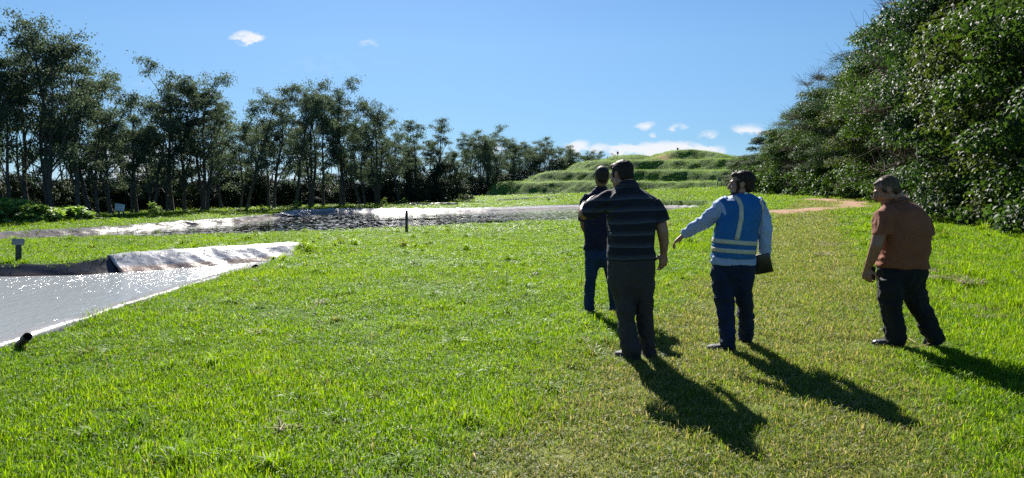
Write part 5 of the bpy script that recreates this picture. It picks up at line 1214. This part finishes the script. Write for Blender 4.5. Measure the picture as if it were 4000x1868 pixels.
def do_scatter(name, coll, nvar, bands, label, hf=1.0, mask=None):
    X = []; Yv = []; S = []
    for (y0, y1, dens, s, sz) in bands:
        x, y = sample(y0, y1, dens); ok = allowed(x, y)
        if mask is not None: ok &= mask(x, y)
        x, y = x[ok], y[ok]; X.append(x); Yv.append(y); r = rng.uniform(.75, 1.25, len(x)); S.append(np.stack([s * r, s * r, sz * r], 1))
    x = np.concatenate(X); y = np.concatenate(Yv); S = np.concatenate(S); d = dryness(x, y)
    patch = .5 + .5 * wob(x, y, .9, 1); patch2 = .5 + .5 * wob(x, y, 2.7, 3)
    hgt = (1 - .36 * d) * (.62 + .5 * patch + .3 * patch2) * np.where(x > 4.3 + .0 * y, 1.35, 1.0) * hf * (1 + .10 * np.sin(y * 3 + x))
    for (fx, fy) in FEET: hgt = hgt * (1 - .62 * np.exp(-(((x - fx) ** 2 + (y - fy) ** 2) / .17 ** 2)))
    S[:, 2] *= hgt
    z = terrain(x, y) - .004; n = len(x)
    rot = np.stack([rng.normal(0, .12, n), rng.normal(0, .12, n), rng.uniform(0, 6.28, n)], 1)
    shade = np.clip(.5 + .35 * (patch - .5) + .45 * (patch2 - .5) + rng.normal(0, .2, n), 0, 1)
    dd = np.clip(d + .10 * (rng.random(n) < .12) + np.where(rng.random(n) < .03, .5, 0), 0, 1)
    return scatter_obj(name, coll, np.stack([x, y, z], 1), rot, S, rng.integers(0, nvar, n), dd, shade, label)
do_scatter('grass', short_, 8, [(1.2, 3.5, 280, 1.0, 1.0), (3.5, 7, 220, 1.0, 1.0), (7, 13, 100, 1.25, 1.15)], 'short sunlit green lawn grass, yellowish along the worn track')
do_scatter('grass', far_, 6, [(13, 24, 46, 1.25, .85), (24, 45, 14, 2.3, 1.0), (45, 80, 5, 4.0, 1.3), (80, 110, 2, 6.0, 1.8)], 'distant lawn grass on the banks around the ponds')
do_scatter('grass', clump_, 5, [(1.2, 8, 2.4, 1.0, .6), (8, 16, 1.6, 1.2, .75), (16, 30, .7, 1.6, 1.0)], 'coarser longer grass clumps standing out of the lawn', mask=lambda x, y: (wob(x, y, .8, 2) > -.35) & (dryness(x, y) < .3))
# grass on the mound and weeds on its slopes
n = 24000; x = rng.uniform(-6, 66, n); y = rng.uniform(88, 150, n); d = seg_dist(x, y, MP, True); ok = inside(x, y, MP) & (d > .2); x, y = x[ok], y[ok]; n = len(x)
sc_ = rng.uniform(1.6, 3.6, n); z = mound_h(x, y)
scatter_obj('grass', far_, np.stack([x, y, z - .02], 1), np.stack([rng.normal(0, .2, n), rng.normal(0, .2, n), rng.uniform(0, 6.28, n)], 1), np.stack([sc_, sc_, sc_ * rng.uniform(.2, .55, n)], 1), rng.integers(0, 6, n), np.clip(rng.normal(.0, .15, n), 0, 1) , np.clip(.2 + .5 * wob(x, y, .5) + rng.normal(0, .2, n), 0, 1), 'rough grass and weeds growing over the terraced mound')
# brown thatch patches and loose stalks
def thatch():
    rg = np.random.default_rng(5); V = []; T = []; b = 0
    spots = [(3650,850,.5),(3790,880,.35),(3420,840,.3),(3640,1065,.28),(3700,1090,.3),(3790,1110,.22),(3700,1175,.25),(3800,1215,.28),(3330,900,.35),(3300,880,.3),(3860,1250,.15),(1010,1310,.10),(1260,1190,.10),(1105,1690,.07),(3860,830,.6),(3250,1000,.4),(3240,960,.4)]
    for (px, py, r) in spots:
        g = GP(px, py, 0.0); y0 = g.y
        for it in range(3): zz = float(base_h(np.array(g.x), np.array(g.y))); g = GP(px, py, zz)
        for k in range(int(420 * r)):
            a = rg.uniform(0, 6.28); q = r * math.sqrt(rg.random()) ; x = g.x + math.cos(a) * q; y = g.y + math.sin(a) * q * .8; th = rg.uniform(0, 6.28); l = rg.uniform(.03, .09); h = zz + rg.uniform(.015, .055)
            dx, dy = math.cos(th) * l, math.sin(th) * l; w_ = .003; dz = rg.normal(0, .018)
            V += [(x - dx - dy / l * w_, y - dy + dx / l * w_, h - dz), (x - dx + dy / l * w_, y - dy - dx / l * w_, h - dz), (x + dx + dy / l * w_, y + dy - dx / l * w_, h + dz), (x + dx - dy / l * w_, y + dy + dx / l * w_, h + dz)]; T.append((b, b + 1, b + 2, b + 3)); b += 4
    return np_mesh('thatch', V, quad=T, smooth=False)
M['thatch'] = basic('thatch', (.20, .14, .10), (.36, .27, .18), .8, 60)
tag(link('dead_grass', thatch(), M['thatch']), 'matted dead brown grass lying in patches on the lawn', 'dead grass', kind='stuff')
stalks = [([(2832,1482),(2900,1476),(2958,1466)],'long dry stalk lying left of the vest man shadow'),([(2862,1455),(2885,1474)],'short dry stalk crossing the longer one left of the shadow'),([(2930,1558),(2965,1562)],'pale dry blade below the vest man shadow'),([(3035,1572),(3085,1602)],'dry stalk between the two big shadows'),
          ([(3085,1415),(3100,1440),(3110,1465)],'pale bent twig at the knee of the vest man shadow'),([(3035,1522),(3110,1462)],'thin grey stalk crossing the vest man shadow'),([(3370,1470),(3440,1500),(3510,1540)],'long thin straw right of the vest man shadow'),([(3440,1505),(3560,1540)],'second long straw beside the first, further right'),
          ([(3545,1318),(3580,1345),(3620,1352)],'curled tan straw between the feet of the man in the rust shirt'),([(3540,1365),(3640,1345)],'straight straw behind the front shoe of the rust-shirted man'),([(3540,1680),(3590,1730)],'dry stalk in the lower right lawn'),([(1600,1680),(1690,1684)],'curved pale straw in the open lawn'),([(1850,1760),(1860,1810)],'upright dry stalk in the lower middle lawn')]
for pts, lab in stalks:
    W_ = []
    for j, (px, py) in enumerate(pts): g = GP(px, py, .045); W_.append(g + Vector((0, 0, .012 * (j % 2))))
    g = Geo(); g.tube(W_, [.004] * len(W_), 5, .5); tag(g.build('dry_stalk', M['straw']), lab, 'stalk', 'loose dry stalks on the lawn')
